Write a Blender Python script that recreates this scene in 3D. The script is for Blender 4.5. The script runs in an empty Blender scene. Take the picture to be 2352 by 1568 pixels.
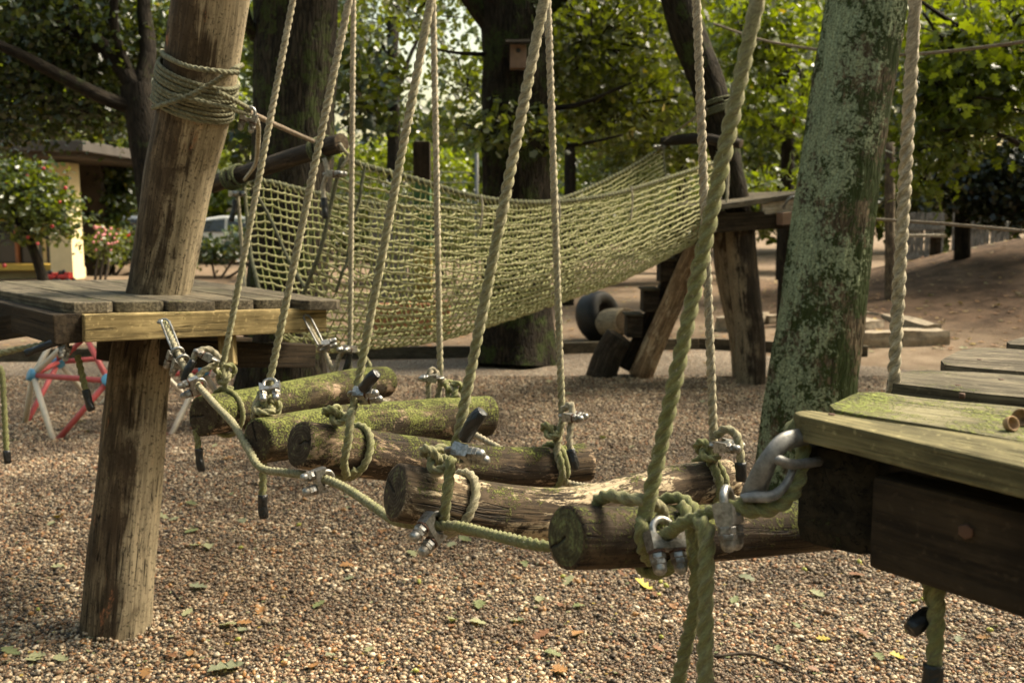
import bpy, bmesh, math, random
import numpy as np
from mathutils import Vector, Matrix, noise as mn

random.seed(7)
RNG = np.random.default_rng(7)
scene = bpy.context.scene
COL = scene.collection

# ------------------------------------------------------------------ camera
LENS = 35.0
FPX = LENS / 36.0 * 2352.0
TILT = math.atan(284.0 / FPX)
CAMZ = 1.40
cam_d = bpy.data.cameras.new('camera')
cam_d.lens = LENS
cam_d.sensor_width = 36.0
cam_d.clip_start = 0.05
cam_d.clip_end = 400.0
cam = bpy.data.objects.new('camera', cam_d)
COL.objects.link(cam)
cam.location = (0, 0, CAMZ)
cam.rotation_euler = (math.pi / 2 - TILT, 0, 0)
cam_d.dof.use_dof = True
cam_d.dof.focus_distance = 1.95
cam_d.dof.aperture_fstop = 6.3
scene.camera = cam

# ------------------------------------------------------------------ light
SUN_EL, SUN_AZ = math.radians(48), math.radians(68)      # azimuth from +Y towards +X
world = bpy.data.worlds.new('World')
scene.world = world
world.use_nodes = True
wn = world.node_tree
sky = wn.nodes.new('ShaderNodeTexSky')
sky.sky_type = 'NISHITA'
sky.sun_disc = False
sky.sun_elevation = SUN_EL
sky.sun_rotation = SUN_AZ
sky.air_density = 1.6
sky.dust_density = 4.0
sky.ozone_density = 0.6
wn.nodes['Background'].inputs['Strength'].default_value = 0.075
wb_ = wn.nodes.new('ShaderNodeMix')           # the photograph is balanced warm: same factor over the whole sky
wb_.data_type = 'RGBA'
wb_.blend_type = 'MULTIPLY'
wb_.inputs[0].default_value = 1.0
wb_.inputs[7].default_value = (1.0, 0.92, 0.74, 1)
wn.links.new(sky.outputs[0], wb_.inputs[6])
wn.links.new(wb_.outputs[2], wn.nodes['Background'].inputs['Color'])
sun_d = bpy.data.lights.new('sun', 'SUN')
sun_d.energy = 2.5
sun_d.angle = math.radians(22)
sun_d.color = (1.0, 0.91, 0.74)
sun = bpy.data.objects.new('sun', sun_d)
COL.objects.link(sun)
sd = Vector((math.sin(SUN_AZ) * math.cos(SUN_EL), math.cos(SUN_AZ) * math.cos(SUN_EL), math.sin(SUN_EL)))
sun.rotation_euler = sd.to_track_quat('Z', 'Y').to_euler()
sun.location = sd * 30

scene.view_settings.view_transform = 'Standard'
scene.view_settings.look = 'None'
scene.view_settings.exposure = 2.05
scene.view_settings.gamma = 1.0
scene.cycles.max_bounces = 5
scene.cycles.diffuse_bounces = 3
scene.cycles.glossy_bounces = 2
scene.cycles.transmission_bounces = 3
scene.cycles.transparent_max_bounces = 4
scene.cycles.use_denoising = True
scene.cycles.use_adaptive_sampling = True
scene.cycles.adaptive_threshold = 0.018
scene.cycles.sample_clamp_indirect = 4.0


# ------------------------------------------------------------------ surveying helpers
# (positions were measured in the photograph at 2352x1568 and turned into metres)
def ray(u, v):
    x = (u - 1176) / FPX
    y = -(v - 784) / FPX
    return Vector((x, math.cos(TILT) + y * math.sin(TILT), -math.sin(TILT) + y * math.cos(TILT)))


def P(u, v, d):
    return ray(u, v) * d + Vector((0, 0, CAMZ))


def HZ(u, v, z):
    r = ray(u, v)
    return r * ((z - CAMZ) / r.z) + Vector((0, 0, CAMZ))


def G(u, v):
    return HZ(u, v, 0.0)


# ------------------------------------------------------------------ mesh helpers
def link(o, parent=None):
    COL.objects.link(o)
    if parent is not None:
        o.parent = parent
    return o


def mesh_np(name, V, faces, mats, parent=None, smooth=True, attrs=None, midx=None):
    """faces: list of int arrays (m,k)"""
    V = np.asarray(V, dtype=np.float32)
    me = bpy.data.meshes.new(name)
    me.vertices.add(len(V))
    me.vertices.foreach_set('co', V.ravel())
    loops = np.concatenate([np.asarray(f, dtype=np.int32).ravel() for f in faces])
    tot = np.concatenate([np.full(len(f), np.asarray(f).shape[1], dtype=np.int32) for f in faces])
    start = np.concatenate([[0], np.cumsum(tot)[:-1]]).astype(np.int32)
    me.loops.add(len(loops))
    me.loops.foreach_set('vertex_index', loops)
    me.polygons.add(len(tot))
    me.polygons.foreach_set('loop_start', start)
    me.polygons.foreach_set('loop_total', tot)
    if smooth is True:
        me.polygons.foreach_set('use_smooth', np.ones(len(tot), dtype=bool))
    elif smooth is not False:
        me.polygons.foreach_set('use_smooth', np.asarray(smooth, dtype=bool))
    if not isinstance(mats, (list, tuple)):
        mats = [mats]
    for m in mats:
        me.materials.append(m)
    if midx is not None:
        me.polygons.foreach_set('material_index', np.asarray(midx, dtype=np.int32))
    for k, (typ, arr) in (attrs or {}).items():
        a = me.attributes.new(k, typ, 'POINT')
        arr = np.asarray(arr, dtype=np.float32).ravel()
        a.data.foreach_set({'FLOAT': 'value', 'FLOAT_VECTOR': 'vector', 'FLOAT_COLOR': 'color'}[typ], arr)
    me.update(calc_edges=True)
    me.validate()
    return link(bpy.data.objects.new(name, me), parent)


class MB:
    """collects loose shapes into ONE mesh"""
    def __init__(self):
        self.V = []; self.F = []; self.S = []; self.L = []; self.M = []

    def add(self, V, F, smooth=False, lc=None, mi=0):
        o = len(self.V)
        self.V += [tuple(v) for v in V]
        self.L += [tuple(v) for v in (lc if lc is not None else V)]
        for f in F:
            self.F.append([i + o for i in f]); self.S.append(smooth); self.M.append(mi)

    def build(self, name, mats, parent=None):
        me = bpy.data.meshes.new(name)
        me.from_pydata(self.V, [], self.F)
        me.polygons.foreach_set('use_smooth', self.S)
        if not isinstance(mats, (list, tuple)):
            mats = [mats]
        for m in mats:
            me.materials.append(m)
        me.polygons.foreach_set('material_index', self.M)
        a = me.attributes.new('lc', 'FLOAT_VECTOR', 'POINT')
        a.data.foreach_set('vector', np.asarray(self.L, dtype=np.float32).ravel())
        me.update()
        return link(bpy.data.objects.new(name, me), parent)


def catmull(pts, step):
    P0 = [Vector(p) for p in pts]
    if len(P0) == 2:
        n = max(2, int((P0[1] - P0[0]).length / step))
        return [P0[0].lerp(P0[1], i / n) for i in range(n + 1)]
    P0 = [P0[0] * 2 - P0[1]] + P0 + [P0[-1] * 2 - P0[-2]]
    out = []
    for i in range(1, len(P0) - 2):
        a, b, c, d = P0[i - 1], P0[i], P0[i + 1], P0[i + 2]
        n = max(2, int((c - b).length / step))
        for k in range(n):
            t = k / n
            out.append(0.5 * ((2 * b) + (c - a) * t + (2 * a - 5 * b + 4 * c - d) * t * t + (3 * b - a - 3 * c + d) * t ** 3))
    out.append(P0[-2])
    return out


def frames(pts):
    n = len(pts)
    T = []
    for i in range(n):
        T.append((pts[min(i + 1, n - 1)] - pts[max(i - 1, 0)]).normalized())
    ref = Vector((0, 0, 1)) if abs(T[0].z) < 0.9 else Vector((0, -1, 0))
    N = (ref - T[0] * ref.dot(T[0])).normalized()
    out = []
    for i in range(n):
        if i:
            N = N - T[i] * N.dot(T[i])
            N.normalize()
        out.append((T[i], N.copy(), T[i].cross(N)))
    s = [0.0]
    for i in range(1, n):
        s.append(s[-1] + (pts[i] - pts[i - 1]).length)
    return out, s


def sweep(name, pts, prof, mats, parent=None, cap=True, closed=False, lcfun=None, extra=None, capmat=0, ring=None):
    """prof(i, s, phi-array) -> radius array. ring = number of points round."""
    fr, S = frames(pts)
    n = len(pts); k = ring
    phi = np.arange(k) * 2 * math.pi / k
    V = np.zeros((n, k, 3)); L = np.zeros((n, k, 3)); R = np.zeros((n, k))
    for i in range(n):
        T, N, B = fr[i]
        r = prof(i, S[i], phi)
        R[i] = r
        c = np.array(pts[i]); N = np.array(N); B = np.array(B)
        V[i] = c + np.outer(r * np.cos(phi), N) + np.outer(r * np.sin(phi), B)
        if lcfun:
            L[i] = lcfun(i, S[i], phi, r)
        else:
            L[i, :, 0] = r * np.cos(phi); L[i, :, 1] = r * np.sin(phi); L[i, :, 2] = S[i]
    V = V.reshape(-1, 3); L = L.reshape(-1, 3)
    ii, jj = np.meshgrid(np.arange(n - 1), np.arange(k), indexing='ij')
    j2 = (jj + 1) % k
    q = np.stack([ii * k + jj, ii * k + j2, (ii + 1) * k + j2, (ii + 1) * k + jj], -1).reshape(-1, 4)
    faces = [q]; mi = np.zeros(len(q), dtype=int)
    A = {}
    ex = {}
    for key, fn in (extra or {}).items():
        ex[key] = np.repeat(np.array([fn(i / (n - 1)) for i in range(n)]), k)
    if cap:
        # two rings of cap verts each end, slightly domed
        for end in (0, n - 1):
            T = np.array(fr[end][0]) * (-1 if end == 0 else 1)
            c = np.array(pts[end])
            base = np.arange(k) + end * k
            ringv = V[base]
            inner1 = c + (ringv - c) * 0.88 + T * R[end].mean() * 0.05
            inner2 = c + (ringv - c) * 0.45 + T * R[end].mean() * 0.06
            o = len(V)
            V = np.vstack([V, inner1, inner2, (c + T * R[end].mean() * 0.06)[None]])
            lb = L[base]
            l1 = lb * [.88, .88, 1]; l2 = lb * [.45, .45, 1]; l3 = np.array([[0, 0, lb[0, 2]]])
            L = np.vstack([L, l1, l2, l3])
            for key in ex:
                ex[key] = np.concatenate([ex[key], np.full(2 * k + 1, ex[key][end * k])])
            j = np.arange(k); jn = (j + 1) % k
            r1 = np.stack([base[j], base[jn], o + jn, o + j], -1)
            r2 = np.stack([o + j, o + jn, o + k + jn, o + k + j], -1)
            r3 = np.stack([o + k + j, o + k + jn, np.full(k, o + 2 * k)], -1)
            if end == 0:
                r1 = r1[:, ::-1]; r2 = r2[:, ::-1]; r3 = r3[:, ::-1]
            faces += [r1, r2, r3]
            mi = np.concatenate([mi, np.zeros(k, int), np.full(2 * k, capmat)])
    A['lc'] = ('FLOAT_VECTOR', L)
    for key in ex:
        A[key] = ('FLOAT', ex[key])
    return mesh_np(name, V, faces, mats, parent, True, A, mi)


def tube(name, pts, r, mat, parent=None, ring=12, step=None, cap=True):
    """r: number or list of radii at the given points"""
    if step:
        pp = catmull(pts, step)
    else:
        pp = [Vector(p) for p in pts]
    n = len(pp)
    if isinstance(r, (int, float)):
        return sweep(name, pp, lambda i, s, p: np.full(len(p), r), mat, parent, ring=ring, cap=cap)
    rr = np.interp(np.linspace(0, 1, n), np.linspace(0, 1, len(r)), r)
    return sweep(name, pp, lambda i, s, p: np.full(len(p), rr[i]), mat, parent, ring=ring, cap=cap)


def rope(name, pts, r=0.0100, parent=None, moss=(0.3, 0.3), mat=None, step=0.005, ring=30, strands=3, pitch=3.1, phase=0.0, cap=True):
    pp = catmull(pts, step)
    pl = pitch * 2 * r
    d, a = 0.54, 0.46
    per = 2 * math.pi / strands

    def prof(i, s, phi):
        psi = (phi - phase - 2 * math.pi * s / pl + per / 2) % per - per / 2
        psi = psi * (2 * math.pi / 3) / per
        rho = d * np.cos(psi) + np.sqrt(np.maximum(a * a - (d * np.sin(psi)) ** 2, 0))
        wob = 1 + 0.03 * math.sin(s * 37 + phase * 3) + 0.02 * math.sin(s * 91)
        return r * np.maximum(rho, 0.64) * wob

    def lcf(i, s, phi, rr):
        w = phi - 2 * math.pi * s / pl
        return np.stack([r * np.cos(w), r * np.sin(w), np.full(len(phi), s + phase)], -1)
    return sweep(name, pp, prof, mat or M['rope'], parent, ring=ring, lcfun=lcf,
                 extra={'moss': lambda t: moss[0] + (moss[1] - moss[0]) * t}, cap=cap)


def fuzz(parent, pts, r, per_m=420, seed=0):
    """loose fibres standing off a weathered rope"""
    rng = np.random.default_rng(seed)
    pp = catmull(pts, .02)
    fr, S = frames(pp)
    n = int(S[-1] * per_m)
    i = rng.integers(0, len(pp) - 1, n)
    C = np.array([list(p) for p in pp]); Tn = np.array([list(f[0]) for f in fr]); N_ = np.array([list(f[1]) for f in fr]); B_ = np.array([list(f[2]) for f in fr])
    f = rng.random((n, 1))
    c = C[i] * (1 - f) + C[i + 1] * f
    a = rng.uniform(0, 2 * math.pi, n)[:, None]
    rad = N_[i] * np.cos(a) + B_[i] * np.sin(a)
    tan = -N_[i] * np.sin(a) + B_[i] * np.cos(a)
    base = c + rad * r * .88
    L_ = rng.uniform(.002, .0055, (n, 1))
    dr_ = rad * rng.uniform(.3, 1, (n, 1)) + tan * rng.normal(0, .6, (n, 1)) + Tn[i] * rng.normal(0, .8, (n, 1))
    dr_ /= np.linalg.norm(dr_, axis=1, keepdims=True)
    w = np.cross(dr_, rad + .01)
    w /= np.linalg.norm(w, axis=1, keepdims=True) + 1e-6
    V = np.stack([base - w * .00028, base + w * .00028, base + dr_ * L_], 1).reshape(-1, 3)
    F = np.arange(n * 3).reshape(-1, 3)
    o = mesh_np('loose_fibres', V, [F], M['fibre'], parent, False)
    o['kind'] = 'stuff'
    return o


def log_mesh(name, pts, radii, mats, parent=None, ring=36, step=0.02, seed=0, amp=0.06, ov=0.06, fine=0.0, ridge=0.0, ridge_n=18):
    pp = catmull(pts, step)
    n = len(pp)
    rr = np.interp(np.linspace(0, 1, n), np.linspace(0, 1, len(radii)), radii)
    off = Vector((seed * 7.31, seed * 3.17, seed * 1.7))

    def prof(i, s, phi):
        r0 = rr[i]
        out = np.empty(len(phi))
        for j, p in enumerate(phi):
            c, sn = math.cos(p), math.sin(p)
            v = mn.noise(Vector((c * 1.1, sn * 1.1, s * 1.4 / max(r0 * 8, .2))) + off) * amp * 1.6
            v += mn.noise(Vector((c * 2.6, sn * 2.6, s * 6)) + off) * amp * 0.6
            if fine:
                v += mn.noise(Vector((c * 9, sn * 9, s * 5)) + off) * fine
            if ridge:
                w = mn.noise(Vector((c * ridge_n * .35, sn * ridge_n * .35, s * 1.6)) + off)
                v += (abs(w) * 2 - .5) * ridge
            out[j] = r0 * (1 + v + ov * math.cos(2 * p + seed))
        return out
    return sweep(name, pp, prof, mats, parent, ring=ring, capmat=1 if isinstance(mats, list) and len(mats) > 1 else 0)


def box_pts(mb, C, ax, ay, az, hx, hy, hz, bev=0.004, mi=0):
    """bevelled box: centre, three unit axes, half sizes; grain along ax"""
    C = Vector(C); ax = Vector(ax).normalized(); ay = Vector(ay).normalized(); az = Vector(az).normalized()
    bm = bmesh.new()
    bmesh.ops.create_cube(bm, size=2.0)
    for v in bm.verts:
        v.co = Vector((v.co.x * hx, v.co.y * hy, v.co.z * hz))
    if bev > 0:
        bmesh.ops.bevel(bm, geom=list(bm.edges), offset=min(bev, hx * .9, hy * .9, hz * .9), segments=2, affect='EDGES', profile=0.6)
    bm.verts.index_update()
    V = [C + ax * v.co.x + ay * v.co.y + az * v.co.z for v in bm.verts]
    sd_ = random.random() * 10
    L = [(v.co.y, v.co.z, v.co.x + sd_) for v in bm.verts]
    mb.add(V, [[v.index for v in f.verts] for f in bm.faces], False, L, mi)
    bm.free()


def box(name, C, ax, ay, az, hx, hy, hz, mat, parent=None, bev=0.004):
    mb = MB()
    box_pts(mb, C, ax, ay, az, hx, hy, hz, bev)
    return mb.build(name, mat, parent)


X, Y, Z = Vector((1, 0, 0)), Vector((0, 1, 0)), Vector((0, 0, 1))


def beam(name, a, b, w, h, mat, parent=None, up=Z, bev=0.004, ext=0.0):
    a = Vector(a); b = Vector(b)
    ax = (b - a).normalized()
    ay = Vector(up).cross(ax).normalized()
    az = ax.cross(ay)
    return box(name, (a + b) / 2, ax, ay, az, (b - a).length / 2 + ext, w / 2, h / 2, mat, parent, bev)


def plank_quad(name, fl, fr, br, bl, th, mat, parent, sub=14, warp=0.003, seed=0, rnd=0.014):
    """plank given by its four top corners (fl-fr along the grain); thickness th, eased edges, slight warp"""
    fl, fr, br, bl = map(Vector, (fl, fr, br, bl))
    bm = bmesh.new()
    lay = bm.verts.layers.float_vector.new('lc')
    nv = 6
    top = []
    for i in range(sub + 1):
        row = []
        for j in range(nv + 1):
            u, v = i / sub, j / nv
            p = fl.lerp(fr, u).lerp(bl.lerp(br, u), v)
            row.append(p)
        top.append(row)
    ln = (fr - fl).length
    wd = (bl - fl).length
    # round the corners a bit by pulling corner points inward
    vt = [[None] * (nv + 1) for _ in range(sub + 1)]
    vb = [[None] * (nv + 1) for _ in range(sub + 1)]
    lcs = {}
    for i in range(sub + 1):
        for j in range(nv + 1):
            p = top[i][j].copy()
            u, v = i / sub, j / nv
            p.z += warp * mn.noise(Vector((u * 3 + seed * 5, v * 1.5, seed)))
            e = (v - .5) * 2
            pull = rnd * abs(e) ** 6
            dirv = (fr - fl).normalized()
            if i == 0:
                p += dirv * pull
            if i == sub:
                p -= dirv * pull
            vt[i][j] = bm.verts.new(p)
            vb[i][j] = bm.verts.new(p - Z * th)
            lcs[vt[i][j]] = (v * wd, 0.0, u * ln + seed * 3.3)
            lcs[vb[i][j]] = (v * wd, -th, u * ln + seed * 3.3)
    for i in range(sub):
        for j in range(nv):
            bm.faces.new((vt[i][j], vt[i + 1][j], vt[i + 1][j + 1], vt[i][j + 1]))
            bm.faces.new((vb[i][j], vb[i][j + 1], vb[i + 1][j + 1], vb[i + 1][j]))
    for i in range(sub):
        bm.faces.new((vt[i][0], vb[i][0], vb[i + 1][0], vt[i + 1][0]))
        bm.faces.new((vt[i][nv], vt[i + 1][nv], vb[i + 1][nv], vb[i][nv]))
    for j in range(nv):
        bm.faces.new((vt[0][j], vt[0][j + 1], vb[0][j + 1], vb[0][j]))
        bm.faces.new((vt[sub][j], vb[sub][j], vb[sub][j + 1], vt[sub][j + 1]))
    for v, c in lcs.items():
        v[lay] = c
    bmesh.ops.recalc_face_normals(bm, faces=bm.faces)
    ed = [e for e in bm.edges if len(e.link_faces) == 2 and e.calc_face_angle(0) > 0.9]
    bmesh.ops.bevel(bm, geom=ed, offset=0.004, segments=2, affect='EDGES', profile=0.6, clamp_overlap=True)
    me = bpy.data.meshes.new(name)
    bm.to_mesh(me); bm.free()
    me.materials.append(mat)
    return link(bpy.data.objects.new(name, me), parent)


def thing(name, label, cat, loc=(0, 0, 0), group=None):
    o = bpy.data.objects.new(name, None)
    o.empty_display_size = 0.05
    COL.objects.link(o)
    o.location = loc
    return tag(o, label, cat, group)


def tag(o, label, cat, group=None, kind=None):
    o['label'] = label
    o['category'] = cat
    if group:
        o['group'] = group
    if kind:
        o['kind'] = kind
    return o


def adopt(root):
    """parts were modelled in world space: keep them where they are under a root that stands elsewhere"""
    inv = Matrix.Translation(root.location).inverted()
    for c in root.children:
        c.matrix_parent_inverse = inv
    return root


def copy_tree(o, parent=None):
    c = o.copy()
    COL.objects.link(c)
    if parent is not None:
        c.parent = parent
        c.matrix_parent_inverse = o.matrix_parent_inverse.copy()
    for ch in list(o.children):
        copy_tree(ch, c)
    return c


def structure(o):
    o['kind'] = 'structure'
    return o


# ------------------------------------------------------------------ materials
M = {}


class NT:
    def __init__(self, name):
        self.m = bpy.data.materials.new(name)
        self.m.use_nodes = True
        self.t = self.m.node_tree
        self.b = self.t.nodes['Principled BSDF']
        self.out = self.t.nodes['Material Output']

    def n(self, typ, **kw):
        nd = self.t.nodes.new(typ)
        for k, v in kw.items():
            if k in nd.inputs.keys() if isinstance(k, str) else False:
                nd.inputs[k].default_value = v
            else:
                setattr(nd, k, v)
        return nd

    def l(self, a, b):
        self.t.links.new(a, b)

    def attr(self, name):
        a = self.n('ShaderNodeAttribute'); a.attribute_name = name
        return a

    def lc(self, sx=1, sy=1, sz=1):
        a = self.attr('lc')
        mp = self.n('ShaderNodeMapping')
        mp.inputs['Scale'].default_value = (sx, sy, sz)
        self.l(a.outputs['Vector'], mp.inputs['Vector'])
        oi = self.n('ShaderNodeObjectInfo')
        mul = self.n('ShaderNodeMath', operation='MULTIPLY'); mul.inputs[1].default_value = 57.0
        self.l(oi.outputs['Random'], mul.inputs[0])
        ad = self.n('ShaderNodeVectorMath', operation='ADD')
        self.l(mp.outputs[0], ad.inputs[0]); self.l(mul.outputs[0], ad.inputs[1])
        return ad.outputs[0]

    def pos(self, s=1.0):
        g = self.n('ShaderNodeNewGeometry')
        mp = self.n('ShaderNodeMapping')
        mp.inputs['Scale'].default_value = (s, s, s) if not isinstance(s, tuple) else s
        self.l(g.outputs['Position'], mp.inputs['Vector'])
        return mp.outputs[0]

    def normz(self):
        g = self.n('ShaderNodeNewGeometry')
        s = self.n('ShaderNodeSeparateXYZ')
        self.l(g.outputs['Normal'], s.inputs[0])
        return s.outputs['Z']

    def noise(self, vec, scale=5, detail=4, rough=0.55, dist=0.0):
        nd = self.n('ShaderNodeTexNoise')
        nd.inputs['Scale'].default_value = scale
        nd.inputs['Detail'].default_value = detail
        nd.inputs['Roughness'].default_value = rough
        nd.inputs['Distortion'].default_value = dist
        self.l(vec, nd.inputs['Vector'])
        return nd.outputs['Fac']

    def vor(self, vec, scale=5, feature='F1', out='Distance', rnd=1.0):
        nd = self.n('ShaderNodeTexVoronoi')
        nd.feature = feature
        nd.inputs['Scale'].default_value = scale
        nd.inputs['Randomness'].default_value = rnd
        self.l(vec, nd.inputs['Vector'])
        return nd.outputs[out]

    def ramp(self, fac, stops, interp='LINEAR'):
        nd = self.n('ShaderNodeValToRGB')
        cr = nd.color_ramp
        cr.interpolation = interp
        if stops[-1][0] > 1.0:                # a ramp only covers 0..1
            fac = self.math('MULTIPLY', fac, 0.5)
            stops = [(p * .5, c) for p, c in stops]
        while len(cr.elements) > 1:
            cr.elements.remove(cr.elements[-1])
        cr.elements[0].position = stops[0][0]
        c = stops[0][1]
        cr.elements[0].color = (c, c, c, 1) if isinstance(c, (int, float)) else (*c, 1)
        for p, c in stops[1:]:
            e = cr.elements.new(p)
            e.color = (c, c, c, 1) if isinstance(c, (int, float)) else (*c, 1)
        self.l(fac, nd.inputs['Fac'])
        return nd.outputs['Color']

    def mix(self, fac, a, b, mode='MIX'):
        nd = self.n('ShaderNodeMix')
        nd.data_type = 'RGBA'
        nd.blend_type = mode
        if isinstance(fac, (int, float)):
            nd.inputs[0].default_value = fac
        else:
            self.l(fac, nd.inputs[0])
        for s, v in ((6, a), (7, b)):
            if isinstance(v, (tuple, list)):
                nd.inputs[s].default_value = (*v[:3], 1)
            else:
                self.l(v, nd.inputs[s])
        return nd.outputs[2]

    def math(self, op, a, b=None, clamp=False):
        nd = self.n('ShaderNodeMath', operation=op)
        nd.use_clamp = clamp
        for i, v in enumerate((a, b)):
            if v is None:
                continue
            if isinstance(v, (int, float)):
                nd.inputs[i].default_value = v
            else:
                self.l(v, nd.inputs[i])
        return nd.outputs[0]

    def bump(self, h, strength=0.4, dist=0.005, prev=None):
        nd = self.n('ShaderNodeBump')
        nd.inputs['Strength'].default_value = strength
        nd.inputs['Distance'].default_value = dist
        self.l(h, nd.inputs['Height'])
        if prev is not None:
            self.l(prev, nd.inputs['Normal'])
        return nd.outputs[0]

    def done(self, col=None, rough=0.8, normal=None, metal=0.0, spec=0.3):
        if col is not None:
            if isinstance(col, (tuple, list)):
                self.b.inputs['Base Color'].default_value = (*col[:3], 1)
            else:
                self.l(col, self.b.inputs['Base Color'])
        if isinstance(rough, (int, float)):
            self.b.inputs['Roughness'].default_value = rough
        else:
            self.l(rough, self.b.inputs['Roughness'])
        self.b.inputs['Metallic'].default_value = metal
        self.b.inputs['Specular IOR Level'].default_value = spec
        if normal is not None:
            self.l(normal, self.b.inputs['Normal'])
        return self.m


def simple(name, col, rough=0.6, metal=0.0, var=0.15, scale=30, spec=0.4):
    t = NT(name)
    g = t.n('ShaderNodeTexCoord')
    nz = t.noise(g.outputs['Object'], scale, 4)
    dark = tuple(c * (1 - var * 1.6) for c in col)
    lite = tuple(min(1, c * (1 + var)) for c in col)
    c = t.ramp(nz, [(0.25, dark), (0.7, lite)])
    r = t.ramp(nz, [(0.2, max(0.05, rough - .1)), (0.8, min(1, rough + .12))])
    M[name] = t.done(c, r, t.bump(nz, 0.15, 0.002), metal, spec)
    return M[name]


def wood_log(name, dark, mid, bare, barefrac, moss_amt, moss_col=(0.115, 0.125, 0.030), streak=1.0, lit_side=None):
    t = NT(name)
    v = t.lc(1, 1, 1)
    wide = t.noise(t.lc(1, 1, 0.12), 26, 5, 0.68, 0.8)
    grain = t.noise(t.lc(1, 1, 0.06), 95, 5, 0.65, 0.4)
    big = t.noise(v, 7, 5, 0.6)
    col = t.mix(t.ramp(big, [(0.40, 0), (0.58, 1)]), dark, mid)
    col = t.mix(t.ramp(wide, [(0.44, 0.75 * streak), (0.56, 0.0)]), col, tuple(c * .55 for c in dark))
    col = t.mix(t.ramp(wide, [(0.56, 0), (0.70, 0.6)]), col, tuple(min(1, c * 1.3) for c in mid))
    col = t.mix(t.ramp(grain, [(0.42, 0.6 * streak), (0.55, 0.0)]), col, tuple(c * .4 for c in dark))
    patch = t.noise(t.lc(1, 1, 0.4), 11, 9, 0.78, 0.5)
    bm = t.ramp(patch, [(barefrac - 0.015, 1), (barefrac + 0.02, 0)])
    bareC = t.mix(t.ramp(grain, [(0.40, 0), (0.60, 1)]), tuple(c * .55 for c in bare), bare)
    col = t.mix(bm, col, bareC)
    if lit_side:  # right side lightened: sunlight put into the wood colour
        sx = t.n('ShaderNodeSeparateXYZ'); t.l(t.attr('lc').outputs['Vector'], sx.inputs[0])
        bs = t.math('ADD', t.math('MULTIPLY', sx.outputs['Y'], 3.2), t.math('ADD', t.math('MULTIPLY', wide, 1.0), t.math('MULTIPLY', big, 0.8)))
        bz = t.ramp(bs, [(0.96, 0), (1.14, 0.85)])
        col = t.mix(bz, col, t.mix(t.ramp(grain, [(0.40, 0), (0.58, 1)]), tuple(c * .6 for c in lit_side), lit_side))
    spots = t.ramp(t.noise(v, 85, 5, 0.7), [(0.55, 0), (0.63, 0.8)])
    col = t.mix(spots, col, tuple(c * .35 for c in dark))
    cn = t.noise(t.lc(1, 1, 0.03), 42, 3, 0.5, 0.8)
    crack = t.math('MULTIPLY', t.ramp(t.math('ABSOLUTE', t.math('SUBTRACT', cn, 0.5)), [(0.004, 1), (0.016, 0)]), t.ramp(t.noise(v, 6, 3), [(0.48, 0), (0.56, 1)]))
    col = t.mix(crack, col, tuple(c * .18 for c in dark))
    nz = t.normz()
    mnoise = t.noise(v, 13, 8, 0.78)
    mfine = t.noise(v, 190, 4, 0.65)
    up = t.math('MULTIPLY', nz, 0.12)
    sc = t.math('ADD', t.math('ADD', mnoise, up), t.math('ADD', t.math('MULTIPLY', mfine, 0.55), moss_amt))
    mm = t.ramp(sc, [(1.02, 0), (1.14, 0.92)])
    mcol = t.mix(t.ramp(mfine, [(0.40, 0), (0.62, 1)]), tuple(c * .45 for c in moss_col), tuple(min(1, c * 1.8) for c in moss_col))
    col = t.mix(mm, col, mcol)
    b1 = t.bump(t.math('ADD', grain, wide), 0.6, 0.004)
    b2 = t.bump(crack, 0.8, -0.006, b1)
    b3 = t.bump(t.math('MULTIPLY', mm, mfine), 0.9, 0.006, b2)
    M[name] = t.done(col, 0.86, b3, spec=0.25)
    return M[name]


wood_log('step_wood', (0.045, 0.030, 0.018), (0.10, 0.068, 0.038), (0.42, 0.30, 0.19), 0.42, 0.18)
wood_log('step_wood_bare', (0.055, 0.038, 0.022), (0.145, 0.10, 0.058), (0.56, 0.44, 0.28), 0.48, 0.08)
wood_log('step_wood_mossy', (0.042, 0.030, 0.017), (0.098, 0.070, 0.038), (0.42, 0.30, 0.20), 0.41, 0.25)
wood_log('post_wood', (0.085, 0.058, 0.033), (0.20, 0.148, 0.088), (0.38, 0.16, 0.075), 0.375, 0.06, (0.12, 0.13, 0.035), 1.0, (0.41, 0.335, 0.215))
wood_log('post_wood_far', (0.10, 0.07, 0.045), (0.25, 0.185, 0.115), (0.36, 0.22, 0.13), 0.36, 0.0, lit_side=(.40, .33, .22))
wood_log('post_dark', (0.040, 0.028, 0.018), (0.10, 0.072, 0.045), (0.20, 0.13, 0.08), 0.36, 0.0, lit_side=(.30, .235, .15))
wood_log('dark_wood', (0.035, 0.026, 0.018), (0.08, 0.058, 0.038), (0.16, 0.11, 0.07), 0.33, 0.02)
wood_log('ladder_wood', (0.26, 0.16, 0.085), (0.48, 0.32, 0.18), (0.58, 0.42, 0.26), 0.45, -.2)


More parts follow.
